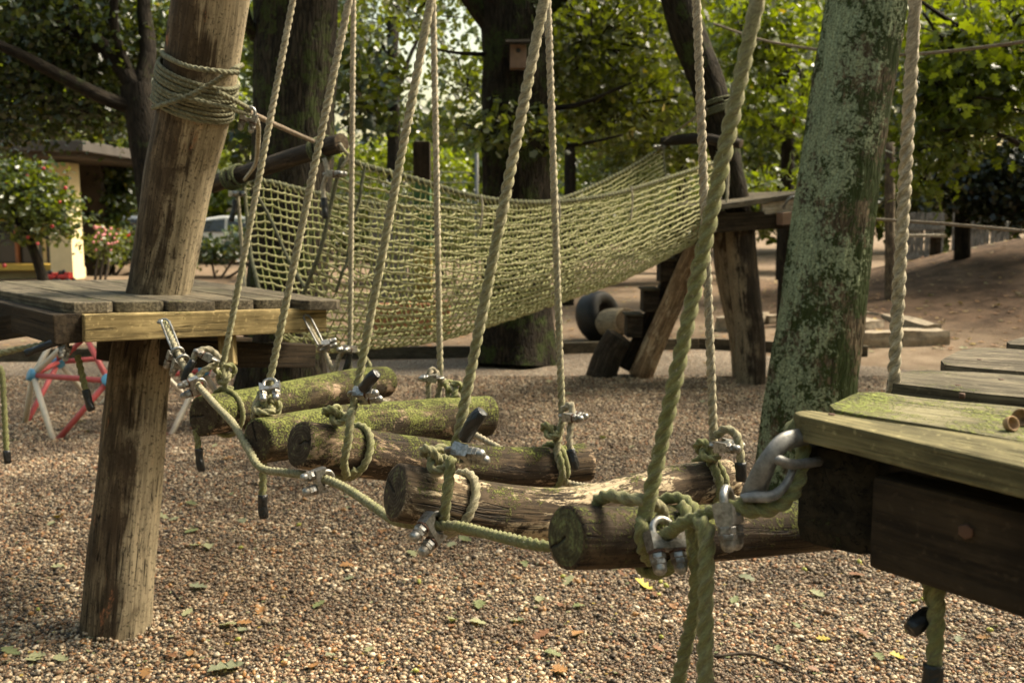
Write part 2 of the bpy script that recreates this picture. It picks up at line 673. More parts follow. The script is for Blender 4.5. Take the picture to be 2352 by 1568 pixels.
def end_grain(name, a, b, moss=0.3):
    t = NT(name)
    at = t.attr('lc')
    sep = t.n('ShaderNodeSeparateXYZ'); t.l(at.outputs['Vector'], sep.inputs[0])
    cx = t.n('ShaderNodeCombineXYZ'); t.l(sep.outputs['X'], cx.inputs[0]); t.l(sep.outputs['Y'], cx.inputs[1])
    oi = t.n('ShaderNodeObjectInfo')
    off = t.n('ShaderNodeVectorMath', operation='ADD')
    t.l(cx.outputs[0], off.inputs[0]); t.l(t.math('MULTIPLY', oi.outputs['Random'], 9.0), off.inputs[1])
    nz = t.noise(off.outputs[0], 55, 5, 0.6)
    ln = t.n('ShaderNodeVectorMath', operation='LENGTH'); t.l(cx.outputs[0], ln.inputs[0])
    rings = t.math('SINE', t.math('ADD', t.math('MULTIPLY', ln.outputs['Value'], 900.0), t.math('MULTIPLY', nz, 7.0)))
    col = t.mix(t.ramp(rings, [(0.0, 0), (1.0, 0.35)]), a, b)
    col = t.mix(t.ramp(nz, [(0.35, 0.8), (0.6, 0)]), col, tuple(c * .3 for c in a))
    fine = t.noise(off.outputs[0], 190, 3, 0.6)
    mm = t.ramp(t.math('ADD', nz, t.math('MULTIPLY', fine, 0.6)), [(0.98 - moss * .3, 0), (1.10 - moss * .3, 0.8)])
    col = t.mix(mm, col, t.mix(t.ramp(fine, [(0.4, 0), (0.6, 1)]), (0.05, 0.055, 0.02), (0.15, 0.165, 0.065)))
    # one drying crack from the heart outwards
    ang = t.math('ARCTAN2', sep.outputs['Y'], sep.outputs['X'])
    tgt = t.math('MULTIPLY_ADD', oi.outputs['Random'], 6.28)
    t.t.nodes[-1].inputs[2].default_value = -3.14
    da = t.math('ABSOLUTE', t.math('SUBTRACT', t.math('ADD', ang, t.math('MULTIPLY', nz, 0.8)), t.math('ADD', tgt, 0.4)))
    cw = t.math('MULTIPLY', da, ln.outputs['Value'])
    ck = t.ramp(cw, [(0.0012, 1), (0.0028, 0)])
    col = t.mix(ck, col, (0.008, 0.006, 0.004))
    b = t.bump(rings, 0.25, 0.0012)
    b = t.bump(ck, 1.0, -0.006, b)
    b = t.bump(fine, 0.4, 0.002, b)
    M[name] = t.done(col, 0.9, b, spec=0.2)
    return M[name]


end_grain('end_dark', (0.060, 0.045, 0.028), (0.11, 0.085, 0.052), 0.32)
end_grain('end_green', (0.075, 0.068, 0.032), (0.14, 0.12, 0.06), 0.55)
end_grain('end_brown', (0.10, 0.07, 0.042), (0.20, 0.15, 0.095), 0.18)


def plank_mat(name, base, dark, moss_amt, moss_col=(0.20, 0.25, 0.045), grain_scale=120):
    t = NT(name)
    v = t.lc(1, 1, 1)
    g = t.noise(t.lc(1, 1, 0.035), grain_scale, 5, 0.62, 0.3)
    big = t.noise(v, 6, 5, 0.6)
    col = t.mix(t.ramp(g, [(0.42, 0), (0.58, 1)]), dark, base)
    col = t.mix(t.ramp(big, [(0.40, 0.6), (0.56, 0)]), col, tuple(c * .5 for c in dark))
    col = t.mix(t.ramp(t.noise(v, 70, 3), [(0.60, 0), (0.72, 0.45)]), col, tuple(min(1, c * 1.8) for c in base))
    cn = t.noise(t.lc(1, 1, 0.02), 55, 3, 0.5, 0.5)
    crk = t.math('MULTIPLY', t.ramp(t.math('ABSOLUTE', t.math('SUBTRACT', cn, 0.5)), [(0.004, 1), (0.014, 0)]), t.ramp(t.noise(v, 5, 3), [(0.46, 0), (0.54, 1)]))
    col = t.mix(crk, col, tuple(c * .25 for c in dark))
    stain = t.ramp(t.noise(t.lc(1, 1, 0.25), 17, 7, 0.75), [(0.52, 0), (0.62, 0.65)])
    col = t.mix(stain, col, tuple(c * .45 for c in dark))
    mz = t.noise(t.lc(1, 1, 0.5), 8, 7, 0.68)
    mf = t.noise(v, 130, 4, 0.65)
    s = t.math('ADD', t.math('ADD', mz, t.math('MULTIPLY', mf, 0.5)), t.math('MULTIPLY', t.normz(), 0.04))
    mm = t.ramp(s, [(1.02 - moss_amt * .35, 0), (1.13 - moss_amt * .32, 0.95)])
    mc = t.mix(t.ramp(mf, [(0.35, 0), (0.68, 1)]), tuple(c * .42 for c in moss_col), tuple(min(1, c * 1.4) for c in moss_col))
    col = t.mix(mm, col, mc)
    b = t.bump(g, 0.7, 0.003)
    b = t.bump(crk, 0.9, -0.004, b)
    b = t.bump(t.math('MULTIPLY', mm, mf), 0.9, 0.006, b)
    M[name] = t.done(col, 0.88, b, spec=0.2)
    return M[name]


plank_mat('plank_grey', (0.185, 0.155, 0.105), (0.080, 0.066, 0.045), 0.30, (0.12, 0.135, 0.038))
plank_mat('plank_edge', (0.25, 0.215, 0.105), (0.12, 0.105, 0.05), 0.34, (0.15, 0.165, 0.045))
plank_mat('plank_mossy', (0.22, 0.195, 0.11), (0.10, 0.09, 0.05), 0.72, (0.19, 0.215, 0.05))
plank_mat('plank_half', (0.17, 0.145, 0.095), (0.075, 0.064, 0.042), 0.30, (0.15, 0.165, 0.05))
plank_mat('beam_yellow', (0.42, 0.32, 0.15), (0.25, 0.185, 0.08), 0.42, (0.16, 0.165, 0.045), 90)
plank_mat('beam_dark', (0.05, 0.036, 0.021), (0.024, 0.017, 0.01), 0.12, (0.06, 0.075, 0.02), 70)
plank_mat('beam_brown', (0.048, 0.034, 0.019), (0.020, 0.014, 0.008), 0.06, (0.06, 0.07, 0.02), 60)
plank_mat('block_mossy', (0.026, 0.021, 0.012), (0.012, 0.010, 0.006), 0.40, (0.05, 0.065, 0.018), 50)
plank_mat('board_grey', (0.30, 0.30, 0.29), (0.16, 0.16, 0.155), 0.0)
plank_mat('board_terracotta', (0.50, 0.24, 0.13), (0.32, 0.15, 0.08), 0.0)
plank_mat('plank_sunny', (0.62, 0.56, 0.46), (0.40, 0.34, 0.26), 0.0)
plank_mat('kerb_wood', (0.13, 0.11, 0.075), (0.065, 0.055, 0.038), 0.15, (0.08, 0.09, 0.03))
plank_mat('paint_green', (0.10, 0.20, 0.09), (0.06, 0.12, 0.055), 0.0)
plank_mat('paint_ochre', (0.42, 0.32, 0.09), (0.26, 0.20, 0.06), 0.0)


def rope_mat(name, pale, dull, moss_col, dirt=0.5):
    t = NT(name)
    fib = t.noise(t.lc(1, 1, 0.25), 700, 3, 0.7)
    mid = t.noise(t.lc(1, 1, 1), 55, 5, 0.65)
    big = t.noise(t.lc(1, 1, 1), 14, 6, 0.75)
    col = t.mix(t.ramp(fib, [(0.40, 0), (0.60, 1)]), dull, pale)
    col = t.mix(t.ramp(mid, [(0.40, dirt), (0.56, 0)]), col, tuple(c * .45 for c in dull))
    worn = t.ramp(t.noise(t.lc(1, 1, 1), 22, 6, 0.75), [(0.52, 0), (0.62, 0.6)])
    col = t.mix(worn, col, tuple(c * .62 for c in dull))
    ma = t.attr('moss')
    s = t.math('ADD', t.math('ADD', t.math('MULTIPLY', big, 0.7), t.math('MULTIPLY', mid, 0.5)), ma.outputs['Fac'])
    mm = t.ramp(s, [(0.86, 0), (1.45, 0.80)])
    mc = t.mix(t.ramp(fib, [(0.3, 0), (0.72, 1)]), tuple(c * .45 for c in moss_col), tuple(c * 1.45 for c in moss_col))
    col = t.mix(mm, col, mc)
    col = t.mix(t.ramp(t.noise(t.lc(1, 1, 1), 140, 3, 0.6), [(0.36, 0.55), (0.50, 0)]), col, tuple(c * .35 for c in dull))
    b = t.bump(fib, 0.75, 0.0022)
    M[name] = t.done(col, 0.95, b, spec=0.12)
    t.b.inputs['Sheen Weight'].default_value = 0.18
    t.b.inputs['Sheen Tint'].default_value = (0.9, 0.85, 0.65, 1)
    return M[name]


rope_mat('rope', (0.60, 0.53, 0.40), (0.33, 0.28, 0.195), (0.135, 0.155, 0.036))
rope_mat('rope_dark', (0.20, 0.20, 0.13), (0.10, 0.10, 0.06), (0.09, 0.11, 0.035))
rope_mat('rope_lash', (0.30, 0.29, 0.19), (0.16, 0.15, 0.09), (0.12, 0.14, 0.05))
rope_mat('net_cord', (0.48, 0.445, 0.25), (0.30, 0.29, 0.14), (0.22, 0.25, 0.06), 0.35)
rope_mat('rope_brown', (0.34, 0.27, 0.20), (0.20, 0.15, 0.11), (0.16, 0.15, 0.07), 0.3)

simple('fibre', (0.58, 0.53, 0.38), 0.9, 0, 0.2, 40, 0.1)
t = NT('galvanised')
g_ = t.n('ShaderNodeTexCoord')
n1 = t.noise(g_.outputs['Object'], 220, 4, 0.6)
n2 = t.noise(g_.outputs['Object'], 45, 5, 0.7)
c_ = t.ramp(n1, [(0.35, (0.20, 0.20, 0.185)), (0.65, (0.40, 0.39, 0.36))])
c_ = t.mix(t.ramp(n2, [(0.50, 0), (0.62, 0.8)]), c_, (0.11, 0.09, 0.065))
M['galvanised'] = t.done(c_, t.ramp(n2, [(0.3, 0.28), (0.7, 0.6)]), t.bump(n1, 0.12, 0.0006), 0.85, 0.5)
t = NT('steel_matt')
g_ = t.n('ShaderNodeTexCoord')
n1 = t.noise(g_.outputs['Object'], 70, 5, 0.65)
c_ = t.ramp(n1, [(0.38, (0.13, 0.13, 0.12)), (0.62, (0.25, 0.245, 0.23))])
n2 = t.noise(g_.outputs['Object'], 30, 5, 0.7)
c_ = t.mix(t.ramp(n2, [(0.6, 0), (0.74, 0.6)]), c_, (0.22, 0.15, 0.09))
M['steel_matt'] = t.done(c_, 0.55, t.bump(n1, 0.2, 0.001), 0.55, 0.4)
simple('rust_ring', (0.10, 0.055, 0.035), 0.7, 0.3)
t = NT('rubber')
n1 = t.noise(t.lc(1, 1, 0.6), 95, 3, 0.5, 0.5)
M['rubber'] = t.done((0.007, 0.007, 0.007), 0.38, t.bump(n1, 0.8, 0.006), 0, 0.5)


def bark(name, ridge, groove, moss, moss_col, lichen=0.0, lichen_col=(0.30, 0.40, 0.31), scale=1.0):
    t = NT(name)
    v = t.lc(1, 1, 1)
    vs = t.lc(1, 1, 0.16)
    w = t.noise(vs, 30 * scale, 5, 0.68, 0.9)
    cr = t.vor(t.lc(1, 1, 0.14), 40 * scale, 'DISTANCE_TO_EDGE')
    gr = t.ramp(cr, [(0.0, 0), (0.16, 1)])
    col = t.mix(t.ramp(w, [(0.42, 0), (0.60, 1)]), groove, ridge)
    col = t.mix(t.math('MULTIPLY_ADD', gr, 0.6), tuple(c * .6 for c in groove), col)
    [n for n in t.t.nodes if n.bl_idname == 'ShaderNodeMath' and n.operation == 'MULTIPLY_ADD'][-1].inputs[2].default_value = 0.4
    big = t.noise(v, 4.0, 7, 0.74)
    fine = t.noise(v, 48, 4, 0.7)
    mm = t.ramp(t.math('ADD', big, t.math('MULTIPLY', fine, 0.3)), [(0.80 - moss * .4, 0), (0.86 - moss * .4, 0.95)])
    col = t.mix(mm, col, t.mix(fine, tuple(c * .5 for c in moss_col), tuple(c * 1.5 for c in moss_col)))
    h = t.math('ADD', w, gr)
    if lichen > 0:
        lb = t.noise(t.lc(1, 1, .8), 5.0, 5, 0.65)
        lf = t.noise(v, 46, 6, 0.74, 0.3)
        at = t.attr('side')
        ls = t.math('ADD', t.math('ADD', t.math('MULTIPLY', lb, 0.7), t.math('MULTIPLY', lf, 0.75)), t.math('MULTIPLY', at.outputs['Fac'], 0.085))
        lm = t.ramp(ls, [(0.765, 0), (0.805, 0.95)])
        fl = t.noise(v, 110, 4, 0.7)
        lcol = t.mix(t.ramp(fl, [(0.40, 0), (0.60, 1)]), tuple(c * .45 for c in lichen_col), tuple(min(1, c * 1.2) for c in lichen_col))
        col = t.mix(lm, col, lcol)
        # small rosy patches
        rp = t.ramp(t.noise(v, 17, 4, 0.6), [(0.68, 0), (0.74, 0.6)])
        col = t.mix(rp, col, (0.26, 0.16, 0.12))
        h = t.math('ADD', h, t.math('MULTIPLY', lm, fl))
    b = t.bump(h, 0.8, 0.012 / scale)
    b = t.bump(fine, 0.35, 0.004, b)
    M[name] = t.done(col, 0.92, b, spec=0.15)
    return M[name]


bark('bark_lichen', (0.19, 0.145, 0.088), (0.05, 0.038, 0.022), 0.50, (0.032, 0.046, 0.013), 0.55, (0.30, 0.345, 0.20), 1.5)
bark('bark_dark', (0.050, 0.039, 0.025), (0.014, 0.011, 0.007), 0.30, (0.040, 0.050, 0.014))
bark('bark_oak', (0.040, 0.031, 0.020), (0.012, 0.009, 0.006), 0.34, (0.034, 0.045, 0.012))
bark('bark_far', (0.036, 0.028, 0.019), (0.014, 0.011, 0.008), 0.15, (0.04, 0.05, 0.02))


def leaf_mat(name, stops, trans=0.45, rough=0.34):
    t = NT(name)
    a = t.attr('tint')
    col = t.ramp(a.outputs['Fac'], stops)
    t.done(col, rough, spec=0.55)
    tr = t.n('ShaderNodeBsdfTranslucent')
    tc = t.mix(0.40, col, (0.46, 0.52, 0.08), 'MIX')
    hs = t.n('ShaderNodeHueSaturation')
    hs.inputs['Saturation'].default_value = 1.1
    hs.inputs['Value'].default_value = 1.0
    t.l(t.mix(1.0, tc, (0.85, 0.9, 0.5), 'MULTIPLY'), hs.inputs['Color'])
    t.l(hs.outputs[0], tr.inputs['Color'])
    ms = t.n('ShaderNodeMixShader')
    ms.inputs[0].default_value = trans
    t.l(t.b.outputs[0], ms.inputs[1]); t.l(tr.outputs[0], ms.inputs[2])
    t.l(ms.outputs[0], t.out.inputs['Surface'])
    M[name] = t.m
    return t.m


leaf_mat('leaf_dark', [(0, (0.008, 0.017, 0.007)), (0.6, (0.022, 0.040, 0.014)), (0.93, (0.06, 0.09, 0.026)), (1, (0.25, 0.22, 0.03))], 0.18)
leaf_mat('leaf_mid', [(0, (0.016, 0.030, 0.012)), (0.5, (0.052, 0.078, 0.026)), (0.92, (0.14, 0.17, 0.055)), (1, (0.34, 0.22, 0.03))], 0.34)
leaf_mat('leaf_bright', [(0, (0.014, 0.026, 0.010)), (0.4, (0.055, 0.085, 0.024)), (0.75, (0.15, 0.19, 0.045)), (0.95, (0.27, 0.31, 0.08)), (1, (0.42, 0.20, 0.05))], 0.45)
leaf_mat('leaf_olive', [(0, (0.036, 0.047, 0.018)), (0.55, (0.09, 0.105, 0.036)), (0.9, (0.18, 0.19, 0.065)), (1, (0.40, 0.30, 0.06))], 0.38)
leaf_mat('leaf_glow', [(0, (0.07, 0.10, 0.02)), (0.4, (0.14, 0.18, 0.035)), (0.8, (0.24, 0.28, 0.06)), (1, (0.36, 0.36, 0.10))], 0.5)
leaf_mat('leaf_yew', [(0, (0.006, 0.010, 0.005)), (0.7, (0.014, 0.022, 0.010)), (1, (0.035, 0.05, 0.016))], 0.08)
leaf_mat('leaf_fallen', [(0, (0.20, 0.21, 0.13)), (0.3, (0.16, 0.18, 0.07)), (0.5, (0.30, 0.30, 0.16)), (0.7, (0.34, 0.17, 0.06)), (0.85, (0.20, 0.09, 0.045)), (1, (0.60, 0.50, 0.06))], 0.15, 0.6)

simple('tyre_rubber', (0.016, 0.016, 0.017), 0.55, 0, 0.3, 12)
simple('red_tube', (0.52, 0.10, 0.095), 0.4, 0, 0.1, 20)
simple('cream_tube', (0.68, 0.60, 0.47), 0.45, 0, 0.1, 20)
simple('blue_hub', (0.10, 0.30, 0.46), 0.45, 0, 0.15, 20)
simple('render_cream', (0.66, 0.55, 0.33), 0.85, 0, 0.06, 6)
simple('roof_dark', (0.055, 0.047, 0.040), 0.7, 0, 0.12, 3)
simple('soffit_brown', (0.06, 0.045, 0.034), 0.8, 0, 0.15, 4)
simple('frame_grey', (0.10, 0.105, 0.11), 0.5, 0.2, 0.1, 8)
simple('frame_rust', (0.36, 0.13, 0.05), 0.6, 0, 0.15, 8)
simple('bench_yellow', (0.60, 0.38, 0.07), 0.6, 0, 0.12, 5)
simple('wall_pale', (0.62, 0.60, 0.55), 0.8, 0, 0.08, 3)
simple('stone', (0.30, 0.245, 0.175), 0.9, 0, 0.3, 14)
simple('toy_red', (0.35, 0.025, 0.02), 0.4, 0, 0.1, 20)
simple('black_plastic', (0.02, 0.02, 0.02), 0.5, 0, 0.1, 20)
simple('car_white', (0.70, 0.70, 0.69), 0.25, 0.1, 0.04, 3, 0.6)
simple('car_red', (0.45, 0.035, 0.035), 0.25, 0.1, 0.04, 3, 0.6)
simple('car_silver', (0.45, 0.46, 0.47), 0.28, 0.6, 0.05, 3, 0.6)
simple('hub_metal', (0.45, 0.45, 0.45), 0.4, 0.7)
simple('lamp_red', (0.45, 0.02, 0.02), 0.3)
simple('lamp_white', (0.8, 0.8, 0.75), 0.2)
simple('fruit_red', (0.30, 0.015, 0.02), 0.4, 0, 0.2, 30)
simple('flower_pink', (0.55, 0.20, 0.20), 0.6, 0, 0.25, 30)
simple('box_wood', (0.24, 0.155, 0.11), 0.8, 0, 0.15, 20)
simple('acorn_nut', (0.36, 0.19, 0.07), 0.38, 0, 0.25, 60)
simple('acorn_green', (0.36, 0.36, 0.07), 0.4, 0, 0.2, 60)
simple('acorn_cup', (0.30, 0.19, 0.10), 0.8, 0, 0.25, 120)
simple('twig_bark', (0.075, 0.055, 0.038), 0.9, 0, 0.3, 60)
t = NT('glass_dark')
t.done((0.03, 0.035, 0.035), 0.06, None, 0, 0.6)
M['glass_dark'] = t.m


def gravel_mat():
    t = NT('gravel_sheet')
    v = t.pos(1.0)
    cell = t.n('ShaderNodeTexVoronoi'); cell.inputs['Scale'].default_value = 95
    t.l(v, cell.inputs['Vector'])
    sep = t.n('ShaderNodeSeparateColor'); t.l(cell.outputs['Color'], sep.inputs[0])
    pal = t.ramp(sep.outputs[0], [(0.0, (0.035, 0.03, 0.025)), (0.20, (0.16, 0.12, 0.085)), (0.36, (0.34, 0.26, 0.18)), (0.58, (0.48, 0.39, 0.28)),
                                  (0.76, (0.20, 0.17, 0.14)), (0.86, (0.62, 0.54, 0.42)), (0.95, (0.36, 0.17, 0.08))], 'CONSTANT')
    gap = t.ramp(t.vor(v, 95, 'DISTANCE_TO_EDGE'), [(0.0, 0.25), (0.14, 1)])
    col = t.mix(1.0, pal, gap, 'MULTIPLY')
    big = t.noise(v, 1.1, 6, 0.65)
    col = t.mix(t.ramp(big, [(0.4, 0.5), (0.62, 0)]), col, (0.085, 0.060, 0.040))
    b = t.bump(t.ramp(cell.outputs['Distance'], [(0, 1), (0.8, 0)]), 0.9, 0.008)
    M['gravel_sheet'] = t.done(col, 0.8, b, spec=0.3)
    t = NT('pebble')
    a = t.attr('pcol')
    nz = t.noise(t.pos(1.0), 260, 3, 0.6)
    col = t.mix(t.ramp(nz, [(0.3, 0.35), (0.7, 0)]), a.outputs['Color'], (0.05, 0.04, 0.03))
    big = t.noise(t.pos(1.0), 1.3, 5, 0.65)
    col = t.mix(t.ramp(big, [(0.40, 0.65), (0.53, 0)]), col, (0.075, 0.048, 0.028))
    M['pebble'] = t.done(col, 0.55, t.bump(nz, 0.2, 0.001), spec=0.4)
    t = NT('earth')
    v = t.pos(1.0)
    big = t.noise(v, 0.35, 6, 0.6)
    mid = t.noise(v, 3.0, 6, 0.65)
    fin = t.noise(v, 40, 5, 0.7)
    col = t.mix(t.ramp(big, [(0.38, 0), (0.62, 1)]), (0.165, 0.115, 0.075), (0.235, 0.18, 0.125))
    col = t.mix(t.ramp(mid, [(0.40, 0.6), (0.6, 0)]), col, (0.12, 0.08, 0.05))
    col = t.mix(t.ramp(fin, [(0.52, 0), (0.75, 0.5)]), col, (0.32, 0.245, 0.165))
    gz = t.ramp(t.noise(v, 0.8, 5, 0.7), [(0.60, 0), (0.70, 0.55)])
    col = t.mix(gz, col, (0.11, 0.12, 0.035))
    gz_ = t.n('ShaderNodeSeparateXYZ'); t.l(v, gz_.inputs[0])
    hill = t.ramp(gz_.outputs['Z'], [(0.02, 0), (0.16, 1)])          # mound soil darker than the path, with the trees' shade put into its colour
    soil = t.mix(t.ramp(mid, [(0.42, 0), (0.58, 1)]), (0.060, 0.038, 0.024), (0.125, 0.080, 0.050))
    soil = t.mix(t.ramp(fin, [(0.54, 0), (0.66, 0.5)]), soil, (0.20, 0.13, 0.08))
    col = t.mix(hill, col, soil)
    lit = t.ramp(t.vor(v, 5.5), [(0.0, 1), (0.10, 0)])
    col = t.mix(t.math('MULTIPLY', lit, 0.7), col, (0.30, 0.13, 0.06))
    M['earth'] = t.done(col, 0.95, t.bump(t.math('ADD', mid, fin), 0.6, 0.03), spec=0.15)


gravel_mat()

# ------------------------------------------------------------------ ground


def ground_h(x, y):
    m = 1.30 * np.exp(-(((x - 10.5) / 4.6) ** 2 + ((y - 16.0) / 4.0) ** 2))
    m += 0.05 * np.sin(x * 0.9 + 1) * np.cos(y * 0.7) * np.clip((y - 11) / 6, 0, 1)
    return m


def build_ground():
    xs = np.concatenate([np.linspace(-120, -30, 10)[:-1], np.linspace(-30, 30, 121), np.linspace(30, 120, 10)[1:]])
    ys = np.concatenate([np.linspace(-30, 0, 8)[:-1], np.linspace(0, 40, 81), np.linspace(40, 220, 14)[1:]])
    XX, YY = np.meshgrid(xs, ys, indexing='ij')
    ZZ = ground_h(XX, YY) - 0.008
    V = np.stack([XX, YY, ZZ], -1).reshape(-1, 3)
    nx, ny = len(xs), len(ys)
    i, j = np.meshgrid(np.arange(nx - 1), np.arange(ny - 1), indexing='ij')
    q = np.stack([i * ny + j, (i + 1) * ny + j, (i + 1) * ny + j + 1, i * ny + j + 1], -1).reshape(-1, 4)
    o = mesh_np('ground', V, [q], M['earth'])
    structure(o)
    # gravel bed inside the timber kerb
    kerb = [(-14, 9.4), (-1.3, 9.72), (2.0, 10.62), (3.4, 9.9), (5.0, 9.2), (14, 8.2)]
    xs = np.linspace(-14, 14, 57)
    ky = np.interp(xs, [k[0] for k in kerb], [k[1] for k in kerb])
    ts = np.linspace(0, 1, 30)
    V = []
    for x, k in zip(xs, ky):
        for tt in ts:
            V.append((x, -4 + (k + 4) * tt, 0.0))
    n = len(ts)
    i, j = np.meshgrid(np.arange(len(xs) - 1), np.arange(n - 1), indexing='ij')
    q = np.stack([i * n + j, (i + 1) * n + j, (i + 1) * n + j + 1, i * n + j + 1], -1).reshape(-1, 4)
    structure(mesh_np('gravel_bed', V, [q], M['gravel_sheet']))


build_ground()


def ico_unit():
    p = (1 + 5 ** .5) / 2
    v = np.array([(-1, p, 0), (1, p, 0), (-1, -p, 0), (1, -p, 0), (0, -1, p), (0, 1, p), (0, -1, -p), (0, 1, -p), (p, 0, -1), (p, 0, 1), (-p, 0, -1), (-p, 0, 1)], float)
    v /= np.linalg.norm(v[0])
    f = np.array([(0, 11, 5), (0, 5, 1), (0, 1, 7), (0, 7, 10), (0, 10, 11), (1, 5, 9), (5, 11, 4), (11, 10, 2), (10, 7, 6), (7, 1, 8), (3, 9, 4), (3, 4, 2), (3, 2, 6), (3, 6, 8), (3, 8, 9), (4, 9, 5), (2, 4, 11), (6, 2, 10), (8, 6, 7), (9, 8, 1)])
    return v, f


def build_gravel():
    iv, ifc = ico_unit()
    tile = 0.5
    pal = np.array([(0.46, 0.345, 0.225), (0.66, 0.54, 0.38), (0.24, 0.15, 0.088), (0.045, 0.036, 0.027), (0.44, 0.225, 0.11), (0.29, 0.235, 0.165), (0.80, 0.71, 0.56), (0.12, 0.085, 0.055)])
    pw = np.array([.18, .18, .17, .20, .065, .07, .065, .07])
    col = bpy.data.collections.new('gravel_source')
    for k in range(3):
        n = 4300
        r = np.where(RNG.random(n) < .62, RNG.lognormal(math.log(0.0031), 0.25, n), RNG.lognormal(math.log(0.0055), 0.30, n))
        r = np.clip(r, 0.0018, 0.0120)
        c = np.zeros((n, 3))
        c[:, :2] = RNG.uniform(-tile / 2 - .004, tile / 2 + .004, (n, 2))
        c[:, 2] = r * RNG.uniform(-0.2, 0.9, n) + RNG.uniform(0, 0.004, n)
        sc = np.stack([r * RNG.uniform(.85, 1.45, n), r * RNG.uniform(.8, 1.2, n), r * RNG.uniform(.55, .95, n)], -1)
        jit = 1 + RNG.uniform(-.16, .16, (n, 12, 1))
        a = RNG.uniform(0, 2 * math.pi, n)
        vv = iv[None] * jit * sc[:, None, :]
        x = vv[..., 0] * np.cos(a)[:, None] - vv[..., 1] * np.sin(a)[:, None]
        y = vv[..., 0] * np.sin(a)[:, None] + vv[..., 1] * np.cos(a)[:, None]
        V = np.stack([x, y, vv[..., 2]], -1) + c[:, None, :]
        F = ifc[None] + (np.arange(n) * 12)[:, None, None]
        pc = pal[RNG.choice(len(pal), n, p=pw)] * np.array([1.0, .94, .86]) * RNG.uniform(.70, 1.25, (n, 1))
        pc = np.concatenate([np.clip(pc, 0, 1), np.ones((n, 1))], 1)
        pc = np.repeat(pc, 12, 0)
        o = mesh_np('pebble_patch', V.reshape(-1, 3), [F.reshape(-1, 3)], M['pebble'], None, True, {'pcol': ('FLOAT_COLOR', pc)})
        COL.objects.unlink(o)
        col.objects.link(o)
    pts = []
    for yy in np.arange(1.5, 8.6, tile):
        w = 0.60 * yy + 1.0
        for xx in np.arange(-7, 7, tile):
            if abs(xx) < w:
                pts.append((xx, yy, 0.0))
    me = bpy.data.meshes.new('gravel')
    me.from_pydata(pts, [], [])
    o = link(bpy.data.objects.new('gravel', me))
    ng = bpy.data.node_groups.new('scatter_gravel', 'GeometryNodeTree')
    ng.interface.new_socket('Geometry', in_out='INPUT', socket_type='NodeSocketGeometry')
    ng.interface.new_socket('Geometry', in_out='OUTPUT', socket_type='NodeSocketGeometry')
    N = ng.nodes.new
    gi, go = N('NodeGroupInput'), N('NodeGroupOutput')
    ci = N('GeometryNodeCollectionInfo')
    ci.inputs['Collection'].default_value = col
    ci.inputs['Separate Children'].default_value = True
    ci.inputs['Reset Children'].default_value = True
    ip = N('GeometryNodeInstanceOnPoints')
    ip.inputs['Pick Instance'].default_value = True
    rv = N('FunctionNodeRandomValue'); rv.data_type = 'INT'
    for s in rv.inputs:
        if s.type == 'INT' and s.name == 'Min': s.default_value = 0
        if s.type == 'INT' and s.name == 'Max': s.default_value = 3
        if s.name == 'Seed': s.default_value = 4
    mu = N('ShaderNodeMath'); mu.operation = 'MULTIPLY'; mu.inputs[1].default_value = math.pi / 2
    cx = N('ShaderNodeCombineXYZ')
    rv2 = N('FunctionNodeRandomValue'); rv2.data_type = 'INT'
    for s in rv2.inputs:
        if s.type == 'INT' and s.name == 'Min': s.default_value = 0
        if s.type == 'INT' and s.name == 'Max': s.default_value = 2
        if s.name == 'Seed': s.default_value = 9
    L = ng.links.new
    L(gi.outputs[0], ip.inputs['Points'])
    L(ci.outputs[0], ip.inputs['Instance'])
    L([s for s in rv.outputs if s.enabled and s.type == 'INT'][0], mu.inputs[0])
    L(mu.outputs[0], cx.inputs['Z'])
    L(cx.outputs[0], ip.inputs['Rotation'])
    L([s for s in rv2.outputs if s.enabled and s.type == 'INT'][0], ip.inputs['Instance Index'])
    L(ip.outputs[0], go.inputs[0])
    md = o.modifiers.new('scatter', 'NODES')
    md.node_group = ng
    tag(o, 'loose brown and cream pea gravel covering the playground floor', 'gravel', kind='stuff')


build_gravel()

# kerb boards that edge the gravel
for a, b, lab in (((-9.0, 9.52), (-0.42, 9.98), 'low dark timber kerb board passing behind the net bridge'),
                  ((0.42, 10.2), (2.0, 10.64), 'short timber kerb board between the oak trunk and the step ladder'),
                  ((2.02, 10.66), (3.6, 9.98), 'timber kerb board running behind the far platform post')):
    tag(beam('kerb_board', (a[0], a[1], 0.05), (b[0], b[1], 0.05), 0.05, 0.13, M['kerb_wood']), lab, 'kerb', 'timber kerb round the gravel')

def resample(pts, n):
    pp = catmull(pts, .02)
    s = [0]
    for i in range(1, len(pp)):
        s.append(s[-1] + (pp[i] - pp[i - 1]).length)
    out = []
    for k in range(n):
        tgt = s[-1] * k / (n - 1)
        i = min(len(pp) - 2, max(0, int(np.searchsorted(s, tgt)) - 1))
        f_ = (tgt - s[i]) / max(1e-6, s[i + 1] - s[i])
        out.append(pp[i].lerp(pp[i + 1], min(1, max(0, f_))))
    return out


# ------------------------------------------------------------------ leaves


